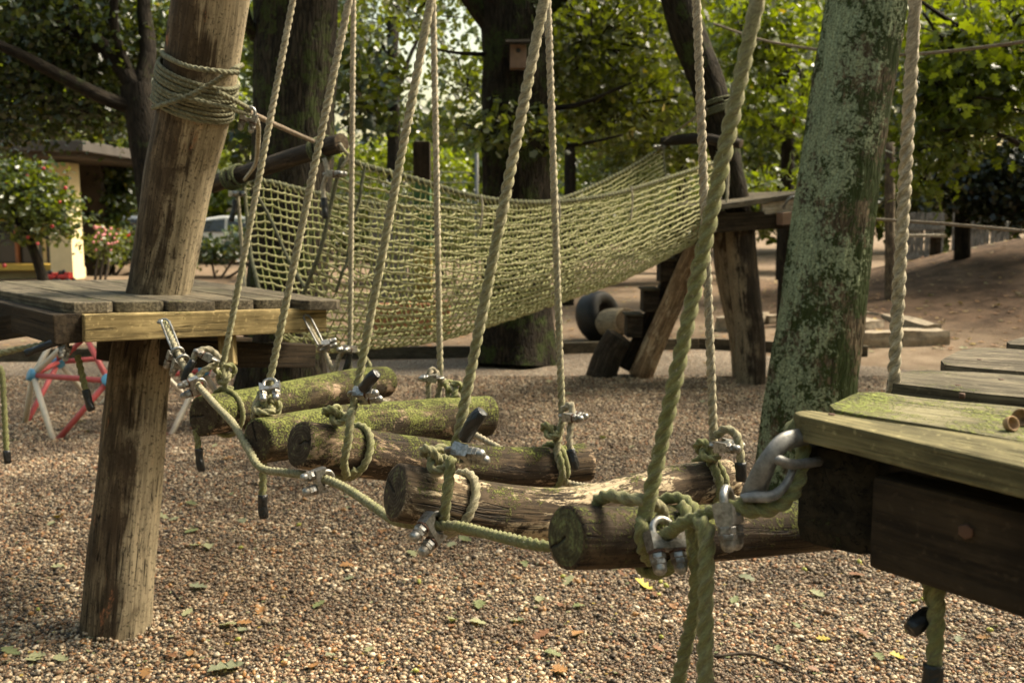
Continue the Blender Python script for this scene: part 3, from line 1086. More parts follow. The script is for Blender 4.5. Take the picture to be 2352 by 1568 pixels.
def leaf_arrays(C, size, rng, detail=1, up=0.6, tint=None, aspect=0.62, flat=False, fold=0.25):
    """C (n,3) leaf base points; returns V,F,tint arrays"""
    n = len(C)
    if detail == 2:
        half = np.array([(0, 0), (.20, .16), (.10, .30), (.34, .42), (.16, .56), (.36, .72), (.14, .84), (0, 1.0)])
        pts = np.vstack([half, half[1:-1][::-1] * [-1, 1], [(0, .5)]])
        k = len(half) * 2 - 2
        tri = np.array([(i, (i + 1) % k, k) for i in range(k)])
    elif detail == 1:
        half = np.array([(0, 0), (.28, .25), (.17, .45), (.36, .68), (0, 1.0)])
        pts = np.vstack([half, half[1:-1][::-1] * [-1, 1]])
        k = 8
        tri = np.array([(0, 1, 2), (0, 2, 3), (0, 3, 4), (0, 4, 5), (0, 5, 6), (0, 6, 7)])
    else:
        pts = np.array([(0, 0), (.36, .5), (0, 1.0), (-.36, .5)])
        tri = np.array([(0, 1, 2), (0, 2, 3)])
    pts = pts * [aspect / .62, 1]
    m = len(pts)
    nrm = rng.normal(0, 1, (n, 3))
    nrm /= np.linalg.norm(nrm, axis=1, keepdims=True)
    nrm = nrm * (1 - up) + np.array([0, 0, up])
    nrm /= np.linalg.norm(nrm, axis=1, keepdims=True)
    d = rng.normal(0, 1, (n, 3))
    if not flat:
        d[:, 2] -= 0.5
    d -= nrm * np.sum(d * nrm, 1, keepdims=True)
    d /= np.linalg.norm(d, axis=1, keepdims=True)
    s = np.cross(d, nrm)
    sz = size * rng.uniform(.7, 1.3, n)
    px = pts[None, :, 0] * sz[:, None]
    py = (pts[None, :, 1] - .0) * sz[:, None]
    pz = -np.abs(px) * fold * rng.uniform(-1, 1.4, n)[:, None] - (py ** 2) / sz[:, None] * rng.uniform(-.1, .35, n)[:, None]
    V = C[:, None, :] + px[..., None] * s[:, None, :] + py[..., None] * d[:, None, :] + pz[..., None] * nrm[:, None, :]
    F = tri[None] + (np.arange(n) * m)[:, None, None]
    if tint is None:
        tint = rng.beta(2.2, 2.0, n) * .92 + (rng.random(n) < .03) * 1.0
    tint = np.clip(tint, 0, 1)
    return V.reshape(-1, 3), F.reshape(-1, 3), np.repeat(tint, m)


def crown(name, parent, blobs, size, mat, seed, detail=1, twig=0.16, per=14, up=0.45, hollow=0.0):
    """blobs: (centre, (rx,ry,rz), leaves). leaves gathered in sprays so the outline stays ragged"""
    rng = np.random.default_rng(seed)
    Vs, Fs, Ts, TW = [], [], [], []
    off = 0
    for c, r, n in blobs:
        k = max(3, n // per)
        q = rng.normal(0, 1, (k, 3))
        q /= np.linalg.norm(q, axis=1, keepdims=True)
        rad = rng.random(k) ** (1 / 2.2)
        if hollow:
            rad = hollow + (1 - hollow) * rad
        base = np.array(c) + q * rad[:, None] * np.array(r)
        tw = twig
        sprt = rng.normal(0, .2, k)
        wh = rng.integers(0, k, n)
        pts = base[wh] + rng.normal(0, tw, (n, 3)) * [1, 1, .55]
        tn_ = np.clip(rng.beta(2.0, 2.4, n) * .8 + sprt[wh], 0, .94) + (rng.random(n) < .025) * .5
        V, F, T = leaf_arrays(pts, size, rng, detail, up, tn_)
        Vs.append(V); Fs.append(F + off); Ts.append(T)
        off += len(V)
        if parent is not None:
            d0 = np.array(c) - base
            tip = base + rng.normal(0, .05, base.shape)
            rootp = base + d0 * rng.uniform(.25, .6, (k, 1)) + np.array([0, 0, -.05]) * rng.random((k, 1))
            TW.append((rootp, tip))
    o = mesh_np(name, np.vstack(Vs), [np.vstack(Fs)], mat, parent, False, {'tint': ('FLOAT', np.concatenate(Ts))})
    if sum(b[2] for b in blobs) > 300:
        o['kind'] = 'stuff'
    if TW:
        a0 = np.vstack([w[0] for w in TW]); a1 = np.vstack([w[1] for w in TW])
        nn = len(a0)
        d = a1 - a0
        d /= np.linalg.norm(d, axis=1, keepdims=True) + 1e-6
        sx = np.cross(d, [0.3, 0.2, 1.0]); sx /= np.linalg.norm(sx, axis=1, keepdims=True) + 1e-6
        sy = np.cross(d, sx)
        V = np.zeros((nn, 6, 3))
        for q in range(3):
            an = q * 2.094
            w = sx * math.cos(an) + sy * math.sin(an)
            V[:, q] = a0 + w * .012
            V[:, 3 + q] = a1 + w * .004
        F = np.array([(0, 1, 4, 3), (1, 2, 5, 4), (2, 0, 3, 5)])[None] + (np.arange(nn) * 6)[:, None, None]
        tw_o = mesh_np('twigs', V.reshape(-1, 3), [F.reshape(-1, 4)], M['bark_far'], parent, True)
        tw_o['kind'] = 'stuff'
    return o


def B(u, v, d, ru, rv, n, rd=None):
    """crown lobe seen at (u,v), d metres away, half extents in image units, n leaves"""
    rx = ru / FPX * d
    rz = rv / FPX * d
    return (P(u, v, d), (rx, rd if rd else max(rx, rz) * .8, rz), n)


def branch(name, pts, r0, r1, mat, parent, ring=10):
    return tube(name, pts, [r0, (r0 + r1) * .55, r1], mat, parent, ring=ring, step=0.12)


# ------------------------------------------------------------------ big trees
def trunk(name, pts, radii, mat, parent, seed, ring=48, step=0.05, amp=0.05, ridge=0.05, rn=30, flare=0.0, side=None):
    pp = catmull(pts, step)
    n = len(pp)
    rr = np.interp(np.linspace(0, 1, n), np.linspace(0, 1, len(radii)), radii)
    off = Vector((seed * 5.3, seed * 2.9, seed))

    def prof(i, s, phi):
        out = np.empty(len(phi))
        for j, p in enumerate(phi):
            c, sn = math.cos(p), math.sin(p)
            v = amp * 1.5 * mn.noise(Vector((c * 1.2, sn * 1.2, s * .8)) + off)
            v += ridge * (abs(mn.noise(Vector((c * rn * .22, sn * rn * .22, s * 2.2)) + off)) * 2 - .4)
            fl = flare * math.exp(-s / .28) * (1 + .55 * math.cos(5 * p + seed))
            out[j] = rr[i] * (1 + v + fl)
        return out
    o = sweep(name, pp, prof, mat, parent, ring=ring, cap=False)
    if side is not None:
        me = o.data
        co = np.empty(len(me.vertices) * 3, dtype=np.float32)
        me.vertices.foreach_get('co', co)
        co = co.reshape(-1, 3)
        ctr = np.repeat(np.array([list(p) for p in pp]), ring, 0)
        d = co - ctr
        d /= np.linalg.norm(d, axis=1, keepdims=True)
        a = me.attributes.new('side', 'FLOAT', 'POINT')
        a.data.foreach_set('value', (d @ np.array(side)).astype(np.float32))
    return o


def gp(u, d):
    """ground point under image column u at depth about d"""
    p = P(u, 784, d)
    return Vector((p.x, p.y - 0.0, 0.0))


# right lichen tree
rt = thing('lichen_tree', 'leaning tree trunk covered in pale green lichen beside the near platform', 'tree', gp(1850, 4.9))
trunk('trunk', [P(1800, 1240, 4.95), P(1835, 1100, 4.93), P(1862, 900, 4.9), P(1895, 650, 4.88), P(1935, 350, 4.85), P(1990, 0, 4.8), P(2035, -260, 4.75), P(2060, -700, 4.7)],
      [.222, .215, .203, .190, .182, .180, .17, .14], M['bark_lichen'], rt, 3, ring=96, step=0.022, amp=.045, ridge=.05, rn=60, flare=.10, side=(-.85, -.5, .15))
branch('branch', [P(2040, -250, 4.75), P(2150, -330, 5.2), P(2300, -330, 6.0)], .07, .03, M['bark_dark'], rt)
branch('branch', [P(2050, -400, 4.75), P(1900, -620, 5.2), P(1700, -700, 6.0)], .08, .03, M['bark_dark'], rt)
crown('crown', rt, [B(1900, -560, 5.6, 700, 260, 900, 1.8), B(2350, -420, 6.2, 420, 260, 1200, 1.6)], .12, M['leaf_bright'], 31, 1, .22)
adopt(rt)

# oak in the middle
ok = thing('oak_tree', 'thick dark oak trunk with nest box behind the net bridge', 'tree', gp(1180, 9.69))
trunk('trunk', [P(1180, 836, 9.69), P(1182, 780, 9.69), P(1184, 650, 9.68), P(1186, 450, 9.66), P(1188, 250, 9.64), P(1190, 100, 9.62), P(1180, -60, 9.6), P(1165, -400, 9.5)],
      [.36, .33, .325, .325, .335, .34, .36, .30], M['bark_oak'], ok, 5, ring=56, step=.06, amp=.05, ridge=.06, flare=.22)
branch('branch', [P(1210, 40, 9.6), P(1290, -20, 9.4), P(1390, -110, 9.0)], .13, .07, M['bark_oak'], ok)
branch('branch', [P(1130, 60, 9.6), P(1085, 0, 9.5), P(980, -150, 9.3)], .11, .05, M['bark_oak'], ok)
branch('branch', [P(1110, 125, 9.5), P(1050, 122, 9.2), P(990, 112, 9.0)], .022, .010, M['bark_far'], ok, 8)
branch('branch', [P(1240, 250, 9.4), P(1330, 240, 9.0), P(1450, 190, 8.6)], .03, .010, M['bark_far'], ok, 8)
branch('branch', [P(1240, 340, 9.5), P(1340, 330, 9.2), P(1430, 310, 8.9)], .025, .008, M['bark_far'], ok, 8)
crown('crown', ok, [B(1360, 90, 10.2, 190, 130, 2400, 1.2), B(1420, 240, 10.6, 170, 90, 1900, 1.0), B(1130, 290, 9.2, 120, 40, 200, .5), B(1220, 300, 9.15, 80, 40, 180, .4),
                    B(930, 20, 10.6, 150, 50, 380, 1.2), B(1070, 230, 10.6, 50, 130, 260, .8), B(1300, -220, 9.5, 800, 200, 3000, 2.2)], .088, M['leaf_olive'], 32, 1, .16)
adopt(ok)

# big trunk behind the net entrance
bt = thing('oak_tree', 'broad furrowed trunk with mossy foot standing behind the net entrance', 'tree', gp(655, 6.9))
trunk('trunk', [P(640, 990, 6.95), P(648, 900, 6.93), P(655, 780, 6.9), P(668, 500, 6.9), P(678, 200, 6.85), P(682, 0, 6.8), P(690, -400, 6.7)],
      [.30, .275, .27, .27, .275, .28, .25], M['bark_dark'], bt, 8, ring=60, step=.05, amp=.04, ridge=.06, rn=36, flare=.2)
branch('branch', [P(600, 90, 6.85), P(570, 60, 6.7), P(540, -60, 6.5)], .05, .03, M['bark_dark'], bt)
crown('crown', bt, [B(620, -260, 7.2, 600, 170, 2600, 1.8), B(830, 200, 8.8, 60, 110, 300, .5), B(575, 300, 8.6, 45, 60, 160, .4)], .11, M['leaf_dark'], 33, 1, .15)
adopt(bt)

# dark branching tree on the left
lt = thing('branching_tree', 'dark forked tree with low black boughs behind the roped post', 'tree', gp(360, 11.0))
trunk('trunk', [P(368, 745, 11), P(362, 560, 11), P(350, 400, 11), P(330, 270, 11), P(318, 200, 11)], [.20, .18, .19, .2, .19], M['bark_far'], lt, 9, ring=28, step=.1)
for pts, r0, r1 in (([P(325, 250, 11), P(250, 230, 10.8), P(130, 170, 10.5), P(0, 105, 10.2), P(-160, 60, 10)], .085, .03),
                    ([P(318, 210, 11), P(250, 120, 11), P(140, 50, 11), P(20, -20, 11)], .11, .05),
                    ([P(320, 210, 11), P(340, 120, 11.1), P(330, 0, 11.2), P(350, -120, 11.2)], .10, .05),
                    ([P(300, 180, 11), P(262, 60, 10.8), P(270, -80, 10.6)], .06, .03)):
    branch('branch', pts, r0, r1, M['bark_far'], lt)
crown('crown', lt, [B(90, 40, 11.5, 210, 120, 3600, 1.6), B(250, 80, 11.6, 150, 130, 2800, 1.4), B(120, 190, 11.8, 190, 90, 2600, 1.3), B(230, 260, 12, 110, 60, 1000, 1), B(20, 290, 12, 110, 60, 900, 1),
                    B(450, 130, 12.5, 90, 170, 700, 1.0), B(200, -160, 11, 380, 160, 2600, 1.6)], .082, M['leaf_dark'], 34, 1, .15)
adopt(lt)


def far_tree(label, u, v0, d, w, top, blobs, mat, seed, size=.13, lean=0, detail=1, name='background_tree', barkm='bark_far', group='trees behind the playground', twig=.2):
    r = thing(name, label, 'tree', gp(u, d), group)
    base = gp(u, d); base.z = float(ground_h(base.x, base.y)) - .1
    tp = P(u + lean, top, d)
    tube('trunk', [base, base.lerp(tp, .5) + Vector((.05, 0, 0)), tp], [w, w * .85, w * .6], M[barkm], r, 14, .3)
    for b in blobs[:3]:
        tube('branch', [tp.lerp(base, .3), (tp + b[0]) / 2 + Vector((0, 0, .2)), b[0]], [w * .35, w * .22, w * .08], M[barkm], r, 7, .3)
    crown('crown', r, blobs, size, M[mat], seed, detail, twig)
    return adopt(r)


far_tree('slim dark trunk just behind the oak with olive leaves', 1302, 0, 16, .11, 60, [B(1400, 160, 16, 200, 160, 3200, 1.8), B(1480, 330, 16.5, 150, 80, 1700, 1.4), B(1330, 10, 17, 200, 100, 1700, 1.8)], 'leaf_olive', 41, .105)
far_tree('dim trunk between the far platform and the lichen trunk under bright leaves', 1855, 0, 17, .12, 120, [B(1800, 180, 15, 110, 150, 1700, 1.4), B(1780, 330, 16, 120, 90, 1600, 1.4), B(1700, 60, 16, 160, 120, 1700, 1.4)], 'leaf_mid', 42, .105)
far_tree('leafy tree with sky gaps seen over the net bridge', 900, 0, 19, .16, 40, [B(860, 210, 19, 85, 110, 1500, 2), B(940, 40, 20, 150, 60, 520, 2), B(1050, 150, 20, 60, 110, 260, 1.6), B(930, 290, 20, 130, 26, 260, 1.6), B(800, 60, 19, 70, 100, 500, 1.6)], 'leaf_dark', 43, .12)
far_tree('pale sunlit tree low behind the roof and the roped post', 250, 0, 27, .14, 200, [B(240, 270, 27, 130, 75, 1500, 2), B(470, 250, 28, 90, 110, 1200, 2), B(90, 250, 27, 130, 90, 900, 2), B(540, 330, 27, 60, 60, 500, 1.5)], 'leaf_glow', 44, .15)
far_tree('deep green spreading tree behind the far post', 1560, 0, 19, .14, 200, [B(1560, 260, 19, 130, 130, 2400, 2), B(1430, 400, 20, 160, 60, 1900, 2), B(1600, 90, 18, 120, 110, 1600, 1.6)], 'leaf_mid', 45, .12)
far_tree('yellow green tree behind the lichen trunk', 1790, 0, 22, .13, 250, [B(1790, 380, 22, 110, 70, 900, 2), B(1720, 250, 22, 90, 90, 800, 2)], 'leaf_glow', 46, .14)

# sunlit oak on the right, close enough to show lobed leaves
so = thing('sunlit_oak', 'sunlit young oak with bright lobed leaves beyond the lichen trunk', 'tree', gp(2480, 9.5))
tube('trunk', [gp(2480, 9.5), P(2470, 400, 9.5), P(2450, 0, 9.4), P(2440, -300, 9.3)], [.16, .14, .12, .08], M['bark_dark'], so, 14, .2)
for pts, r0, r1 in (([P(2460, 260, 9.4), P(2330, 130, 8.6), P(2200, 60, 8.0), P(2110, 0, 7.6)], .05, .012),
                    ([P(2460, 330, 9.4), P(2300, 200, 8.6), P(2190, 120, 8.2), P(2120, 30, 8.0)], .045, .010),
                    ([P(2460, 420, 9.4), P(2340, 330, 8.6), P(2250, 300, 8.2), P(2160, 300, 8.0)], .04, .010),
                    ([P(2330, 130, 8.6), P(2250, 190, 8.3), P(2230, 260, 8.1)], .02, .006)):
    tube('branch', pts, [r0, (r0 + r1) / 2, r1], M['bark_far'], so, 8, .1)
crown('crown', so, [B(2250, 90, 8.3, 160, 110, 900, .8), B(2180, 200, 8.2, 110, 90, 480, .7), B(2290, 215, 8.4, 110, 90, 720, .8), B(2170, 330, 8.3, 80, 70, 300, .6),
                    B(2130, 420, 8.6, 55, 45, 110, .4), B(2420, 60, 9.2, 200, 180, 1200, 1.2), B(2120, 60, 9.4, 70, 110, 260, .6)], .105, M['leaf_bright'], 51, 2, .13, 9, .35)
adopt(so)
far_tree('broad leafy tree filling the gap left of the lichen trunk', 1800, 0, 12.5, .10, 60, [B(1760, 130, 11.5, 110, 110, 700, .9), B(1850, 260, 12, 80, 110, 420, .8), B(1740, 270, 11.8, 80, 80, 320, .7), B(1700, 30, 11, 150, 60, 500, .8), B(1780, 410, 10.5, 70, 30, 90, .4)], 'leaf_bright', 52, .115, detail=2, twig=.14)
far_tree('leafy tree behind the sunlit oak', 2200, 0, 16, .13, 60, [B(2200, 160, 16, 200, 160, 2400, 1.8), B(2060, 330, 17, 90, 120, 1100, 1.5), B(2300, 30, 16, 200, 120, 1600, 1.6)], 'leaf_dark', 53, .11)

# yew
yw = thing('yew_tree', 'almost black yew drooping over the earth mound', 'tree', gp(2360, 15))
tube('trunk', [gp(2400, 15) + Z * .6, P(2400, 300, 15)], [.2, .12], M['bark_far'], yw, 12, .3)
crown('crown', yw, [B(2300, 410, 15, 130, 75, 3600, 1.4), B(2400, 330, 15, 130, 130, 3600, 1.6), B(2230, 430, 15.2, 60, 50, 1000, .8), B(2330, 480, 15, 90, 40, 1500, 1.0)], .10, M['leaf_yew'], 54, 0, .12, 16, .2)
adopt(yw)

# hedges and bushes


def bush(name, label, cat, u, d, blobs, mat, seed, size, detail=0, twig=.14, group=None):
    r = thing(name, label, cat, gp(u, d), group)
    base = gp(u, d); base.z = float(ground_h(base.x, base.y))
    for k in range(3):
        q = blobs[min(k, len(blobs) - 1)][0]
        tube('stem', [base + Vector((.1 * k - .1, 0, -.05)), base.lerp(q, .55) + Vector((.12 * k - .1, 0, 0)), q], [.035, .025, .01], M['twig_bark'], r, 7, .15)
    crown('crown', r, blobs, size, M[mat], seed, detail, twig)
    return adopt(r)


bush('hedge', 'long dark hedge closing the view behind the far platform', 'hedge', 1560, 26, [B(1450, 455, 26, 230, 70, 3000, 1), B(1750, 470, 26, 190, 60, 2400, 1), B(1300, 470, 26, 120, 60, 1200, 1), B(1920, 460, 25, 130, 80, 1600, 1)], 'leaf_mid', 61, .17)
bush('hedge', 'dark clipped hedge behind the grey fence panels on the mound', 'hedge', 2200, 24, [B(2080, 440, 24, 110, 80, 1500, 1), B(2250, 440, 24, 180, 80, 2000, 1), B(2420, 440, 24, 130, 90, 1500, 1)], 'leaf_dark', 62, .17)
bush('bush', 'bright yellow green bush glowing beyond the net rim', 'bush', 900, 30, [B(880, 370, 30, 100, 55, 1500, 1.4), B(1010, 380, 30, 90, 50, 1100, 1.4), B(800, 400, 30, 90, 60, 900, 1.4)], 'leaf_glow', 63, .15)
bush('bush', 'dark green bush filling the gap beside the cream pillar', 'bush', 260, 25, [B(260, 440, 25, 75, 60, 1500, 1), B(320, 400, 26, 60, 70, 900, 1), B(240, 500, 25, 60, 40, 600, .8)], 'leaf_dark', 64, .16)
bush('bush', 'low dark bush in front of the parked cars', 'bush', 270, 24.5, [B(250, 575, 24.5, 75, 30, 1300, .8), B(320, 560, 24.5, 50, 40, 800, .8), B(400, 590, 24.5, 70, 28, 700, .8)], 'leaf_dark', 65, .12)
bush('bush', 'low shrubbery on the far side of the netting by the white car', 'bush', 510, 24, [B(490, 575, 24, 50, 32, 700, .7), B(560, 560, 24, 50, 40, 700, .7), B(620, 570, 23, 60, 40, 600, .7)], 'leaf_dark', 66, .12)
bush('bush', 'grey green undergrowth seen through the middle of the netting', 'bush', 1060, 18, [B(1050, 470, 18, 60, 70, 900, .9), B(900, 480, 18, 90, 60, 900, .9), B(780, 470, 18, 70, 70, 800, .9)], 'leaf_mid', 67, .13)

bush('hedge', 'long low hedge crossing behind the netting', 'hedge', 900, 21, [B(650, 540, 21, 130, 50, 1500, .8), B(860, 540, 21, 140, 55, 1800, .8), B(1080, 535, 21, 120, 60, 1600, .8), B(1300, 530, 21, 140, 60, 1800, .8), B(1520, 530, 21, 140, 60, 1800, .8)], 'leaf_dark', 72, .14)
# flowering shrub and fruit tree by the building
fl = bush('flowering_shrub', 'shrub with pink blossoms in front of the red car', 'shrub', 235, 21.5, [B(240, 560, 21.5, 40, 45, 500, .6)], 'leaf_olive', 68, .10)
rg = np.random.default_rng(5)
iv, ifc = ico_unit()


def balls(name, pts, r, mat, parent):
    V = np.concatenate([iv * r * rg.uniform(.8, 1.2) + np.array(p) for p in pts])
    F = np.concatenate([ifc + 12 * i for i in range(len(pts))])
    return mesh_np(name, V, [F], mat, parent)


for k in range(26):
    o = balls('blossom', [P(210 + rg.normal(30, 20), 545 + rg.normal(0, 18), 21.0 + rg.uniform(-.3, .2))], .032, M['flower_pink'], fl)
adopt(fl)
ft = thing('fruit_tree', 'small crab apple tree hung with red fruit before the cream building', 'tree', gp(105, 15.2))
tube('trunk', [P(108, 668, 15.2), P(75, 570, 15.2), P(40, 500, 15.2), P(20, 430, 15.3)], [.085, .07, .06, .03], M['bark_far'], ft, 10, .15)
for pts in ([P(40, 500, 15.2), P(90, 440, 15), P(130, 400, 15)], [P(30, 470, 15.2), P(-30, 430, 15.1), P(-60, 400, 15)]):
    tube('branch', pts, [.04, .025, .01], M['bark_far'], ft, 7, .15)
crown('crown', ft, [B(50, 430, 15, 115, 70, 2000, .9), B(125, 470, 15, 70, 60, 900, .7), B(20, 380, 15, 60, 35, 360, .7), B(60, 520, 15.1, 110, 45, 700, .7)], .085, M['leaf_mid'], 69, 1, .10)
for (u, v) in ((100, 387), (137, 464), (206, 0), (62, 405), (12, 420), (86, 560), (10, 610), (40, 470), (150, 432), (64, 545), (120, 520)):
    if v:
        balls('fruit', [P(u, v, 14.4 + rg.uniform(-.3, .3))], .030, M['fruit_red'], ft)
adopt(ft)

# far wood that reads as one mass
fw_blobs = []
rg2 = np.random.default_rng(11)
for k in range(120):
    u = rg2.uniform(-400, 2800)
    d = rg2.uniform(34, 46)
    v = rg2.uniform(-60, 470)
    if 760 < u < 1130 and v < 330:
        continue
    fw_blobs.append(B(u, v, d, 170, 110, 420, 2.2))
for u in range(-400, 2800, 130):
    fw_blobs.append(B(u, 470, 40, 120, 70, 500, 2.0))
fw = crown('distant_wood', None, fw_blobs, .42, M['leaf_mid'], 71, 0, .5, 10, .3)
tag(fw, 'distant mass of green woodland closing the horizon', 'wood', kind='stuff')

# the clearing goes on behind and beside the camera: unseen crowns added to block low sky and shade it
sw = []
rg3 = np.random.default_rng(17)
for k in range(74):
    a_ = rg3.uniform(math.radians(58), math.radians(302))          # bearing from +Y, the view itself left out
    rr_ = rg3.uniform(9, 15)
    sw.append((Vector((math.sin(a_) * rr_, 2 + math.cos(a_) * rr_, rg3.uniform(0.8, 7.5))), (2.6, 2.6, 1.6), 260))
for (x_, y_, z_, n_) in ((12.5, 15, 7.0, 420), (13, 11, 7.5, 380), (9.5, 8, 7.5, 240), (8.5, 4.5, 7.5, 150), (15.5, 17, 6, 300)):
    sw.append((Vector((x_, y_, z_)), (2.4, 2.4, 1.2), n_))
sw_o = crown('unseen_shade_crowns', None, sw, .42, M['leaf_mid'], 73, 0, .35, 8, .4)
tag(sw_o, 'leafy crowns added round the clearing outside the picture to shade it', 'wood', kind='stuff')

# ------------------------------------------------------------------ left platform with its leaning post
lp_ = thing('timber_platform', 'weathered plank platform on a leaning post at the far end of the log bridge', 'platform', G(300, 1440))
FL, FR, BR, BL = P(147, 695, 2.95), P(780, 688, 3.5), P(437, 640, 4.3), P(-105, 646, 3.75)
us = [147, 268, 385, 497, 598, 683, 780]
fr_ = [(u - 147) / (780 - 147) for u in us]
fr_ = [f / (f + (1 - f) * (3.5 / 2.95)) * 1.0 if 0 < f < 1 else f for f in fr_]
along = (FR - FL).normalized()
back_d = ((BL - FL).normalized() + (BR - FR).normalized()).normalized()
stag = [0.0, 0.012, -0.006, 0.03, 0.028, -0.03]
pm = ['plank_grey', 'plank_half', 'plank_grey', 'plank_grey', 'plank_half', 'plank_grey']
for i in range(6):
    g = 0.004
    a = FL.lerp(FR, fr_[i]) + along * g + back_d * stag[i]
    b = FL.lerp(FR, fr_[i + 1]) - along * g + back_d * stag[i]
    a2 = BL.lerp(BR, fr_[i]) + along * g
    b2 = BL.lerp(BR, fr_[i + 1]) - along * g
    plank_quad('plank', a, a2, b2, b, .034, M[pm[i]], lp_, seed=i + 1, rnd=.022 if i in (0, 5) else .008)
dz = Vector((0, 0, -.034))
bl0, br0 = P(184, 752, 2.99), P(737, 732, 3.52)
beam('front_beam', bl0, br0, .085, .082, M['beam_yellow'], lp_)
inb = back_d * .085
beam('side_beam', P(160, 757, 2.93) + Vector((-.012, .02, .0)), P(160, 757, 2.93) + back_d * 1.0, .085, .088, M['beam_dark'], lp_)
beam('side_beam', br0 + back_d * .12 - along * .1, br0 + back_d * 1.0 - along * .1, .085, .08, M['beam_dark'], lp_)
beam('back_beam', BL.lerp(BR, .06) - back_d * .16 + dz * 2.3, BL.lerp(BR, .94) - back_d * .16 + dz * 2.3, .09, .085, M['beam_dark'], lp_)
beam('lower_joist', P(-60, 765, 3.35), P(150, 752, 3.05) + back_d * .2, .10, .075, M['beam_brown'], lp_)
beam('cross_joist', P(385, 812, 3.25), P(705, 815, 3.72), .10, .085, M['beam_dark'], lp_)
beam('cross_joist', P(240, 800, 3.45), P(560, 798, 3.95), .10, .085, M['beam_dark'], lp_)
beam('brace', P(520, 745, 3.32), P(525, 838, 3.30), .05, .045, M['beam_yellow'], lp_, up=Y)
adopt(lp_)

pp_ = [P(262, 1480, 3.40), P(268, 1440, 3.40), P(290, 1180, 3.42), P(322, 840, 3.46), P(366, 655, 3.48), P(410, 400, 3.38), P(446, 240, 3.28), P(483, 0, 3.15), P(520, -260, 3.0), P(540, -420, 2.9)]
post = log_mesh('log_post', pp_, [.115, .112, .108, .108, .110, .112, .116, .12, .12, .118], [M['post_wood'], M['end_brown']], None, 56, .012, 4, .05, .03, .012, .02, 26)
tag(post, 'tall leaning peeled log post with rope wound round it', 'post')
# lashing
lash = thing('rope_lashing', 'dark green rope wound tightly round the tall leaning post', 'rope', P(446, 240, 3.28))
ax0, ax1 = P(441, 262, 3.29), P(474, 60, 3.18)
axd = (ax1 - ax0).normalized()
e1 = axd.cross(Y).normalized(); e2 = axd.cross(e1)
hp = []
turns, H0, H1 = 9, .018, .148
for k in range(turns * 26 + 1):
    a = k / 26 * 2 * math.pi
    f_ = k / (turns * 26)
    rr_ = .1275 + .0015 * math.sin(a * 1.7)
    tilt = .012 * math.cos(a + .3) + .0015 * math.sin(a * .43)
    hp.append(ax0 + axd * (H0 + (H1 - H0) * f_ + tilt) + (e1 * math.cos(a) + e2 * math.sin(a)) * rr_)
rope('coil', hp, .0078, lash, (.15, .25), M['rope_lash'], .004, 21)
cross = [P(352, 247, 3.24), P(375, 240, 3.15), P(430, 222, 3.11), P(490, 190, 3.11), P(540, 158, 3.12), P(556, 150, 3.2)]
rope('crossing_turn', cross, .009, lash, (.2, .2), M['rope_lash'], .004, 21)
rope('lead', [P(400, 219, 3.12), P(455, 232, 3.12), P(520, 248, 3.17), P(570, 262, 3.3)], .009, lash, (.2, .1), M['rope_lash'], .004, 21)
rope('lead', [P(500, 212, 3.12), P(540, 232, 3.18), P(575, 252, 3.3)], .009, lash, (.2, .1), M['rope_lash'], .004, 21)
rope('top_turn', [P(372, 118, 3.3), P(382, 130, 3.13), P(430, 152, 3.06), P(490, 163, 3.06), P(548, 168, 3.12)], .009, lash, (.2, .2), M['rope_lash'], .004, 21)
adopt(lash)
tag(rope('stay_rope', [P(572, 258, 3.3), P(640, 290, 3.8), P(720, 325, 4.7)], .010, None, (.0, .0), M['rope_brown']), 'thin rope from the post lashing up to the crossbar of the net', 'rope')
tag(rope('stay_rope', [P(580, 262, 3.3), P(592, 285, 3.35), P(592, 335, 3.6), P(585, 380, 4.6), P(560, 415, 5.3)], .009, None, (.1, .1)), 'slack rope drooping from the lashing clamp behind the bridge ropes', 'rope')

# ------------------------------------------------------------------ hardware
CLAMP = {}


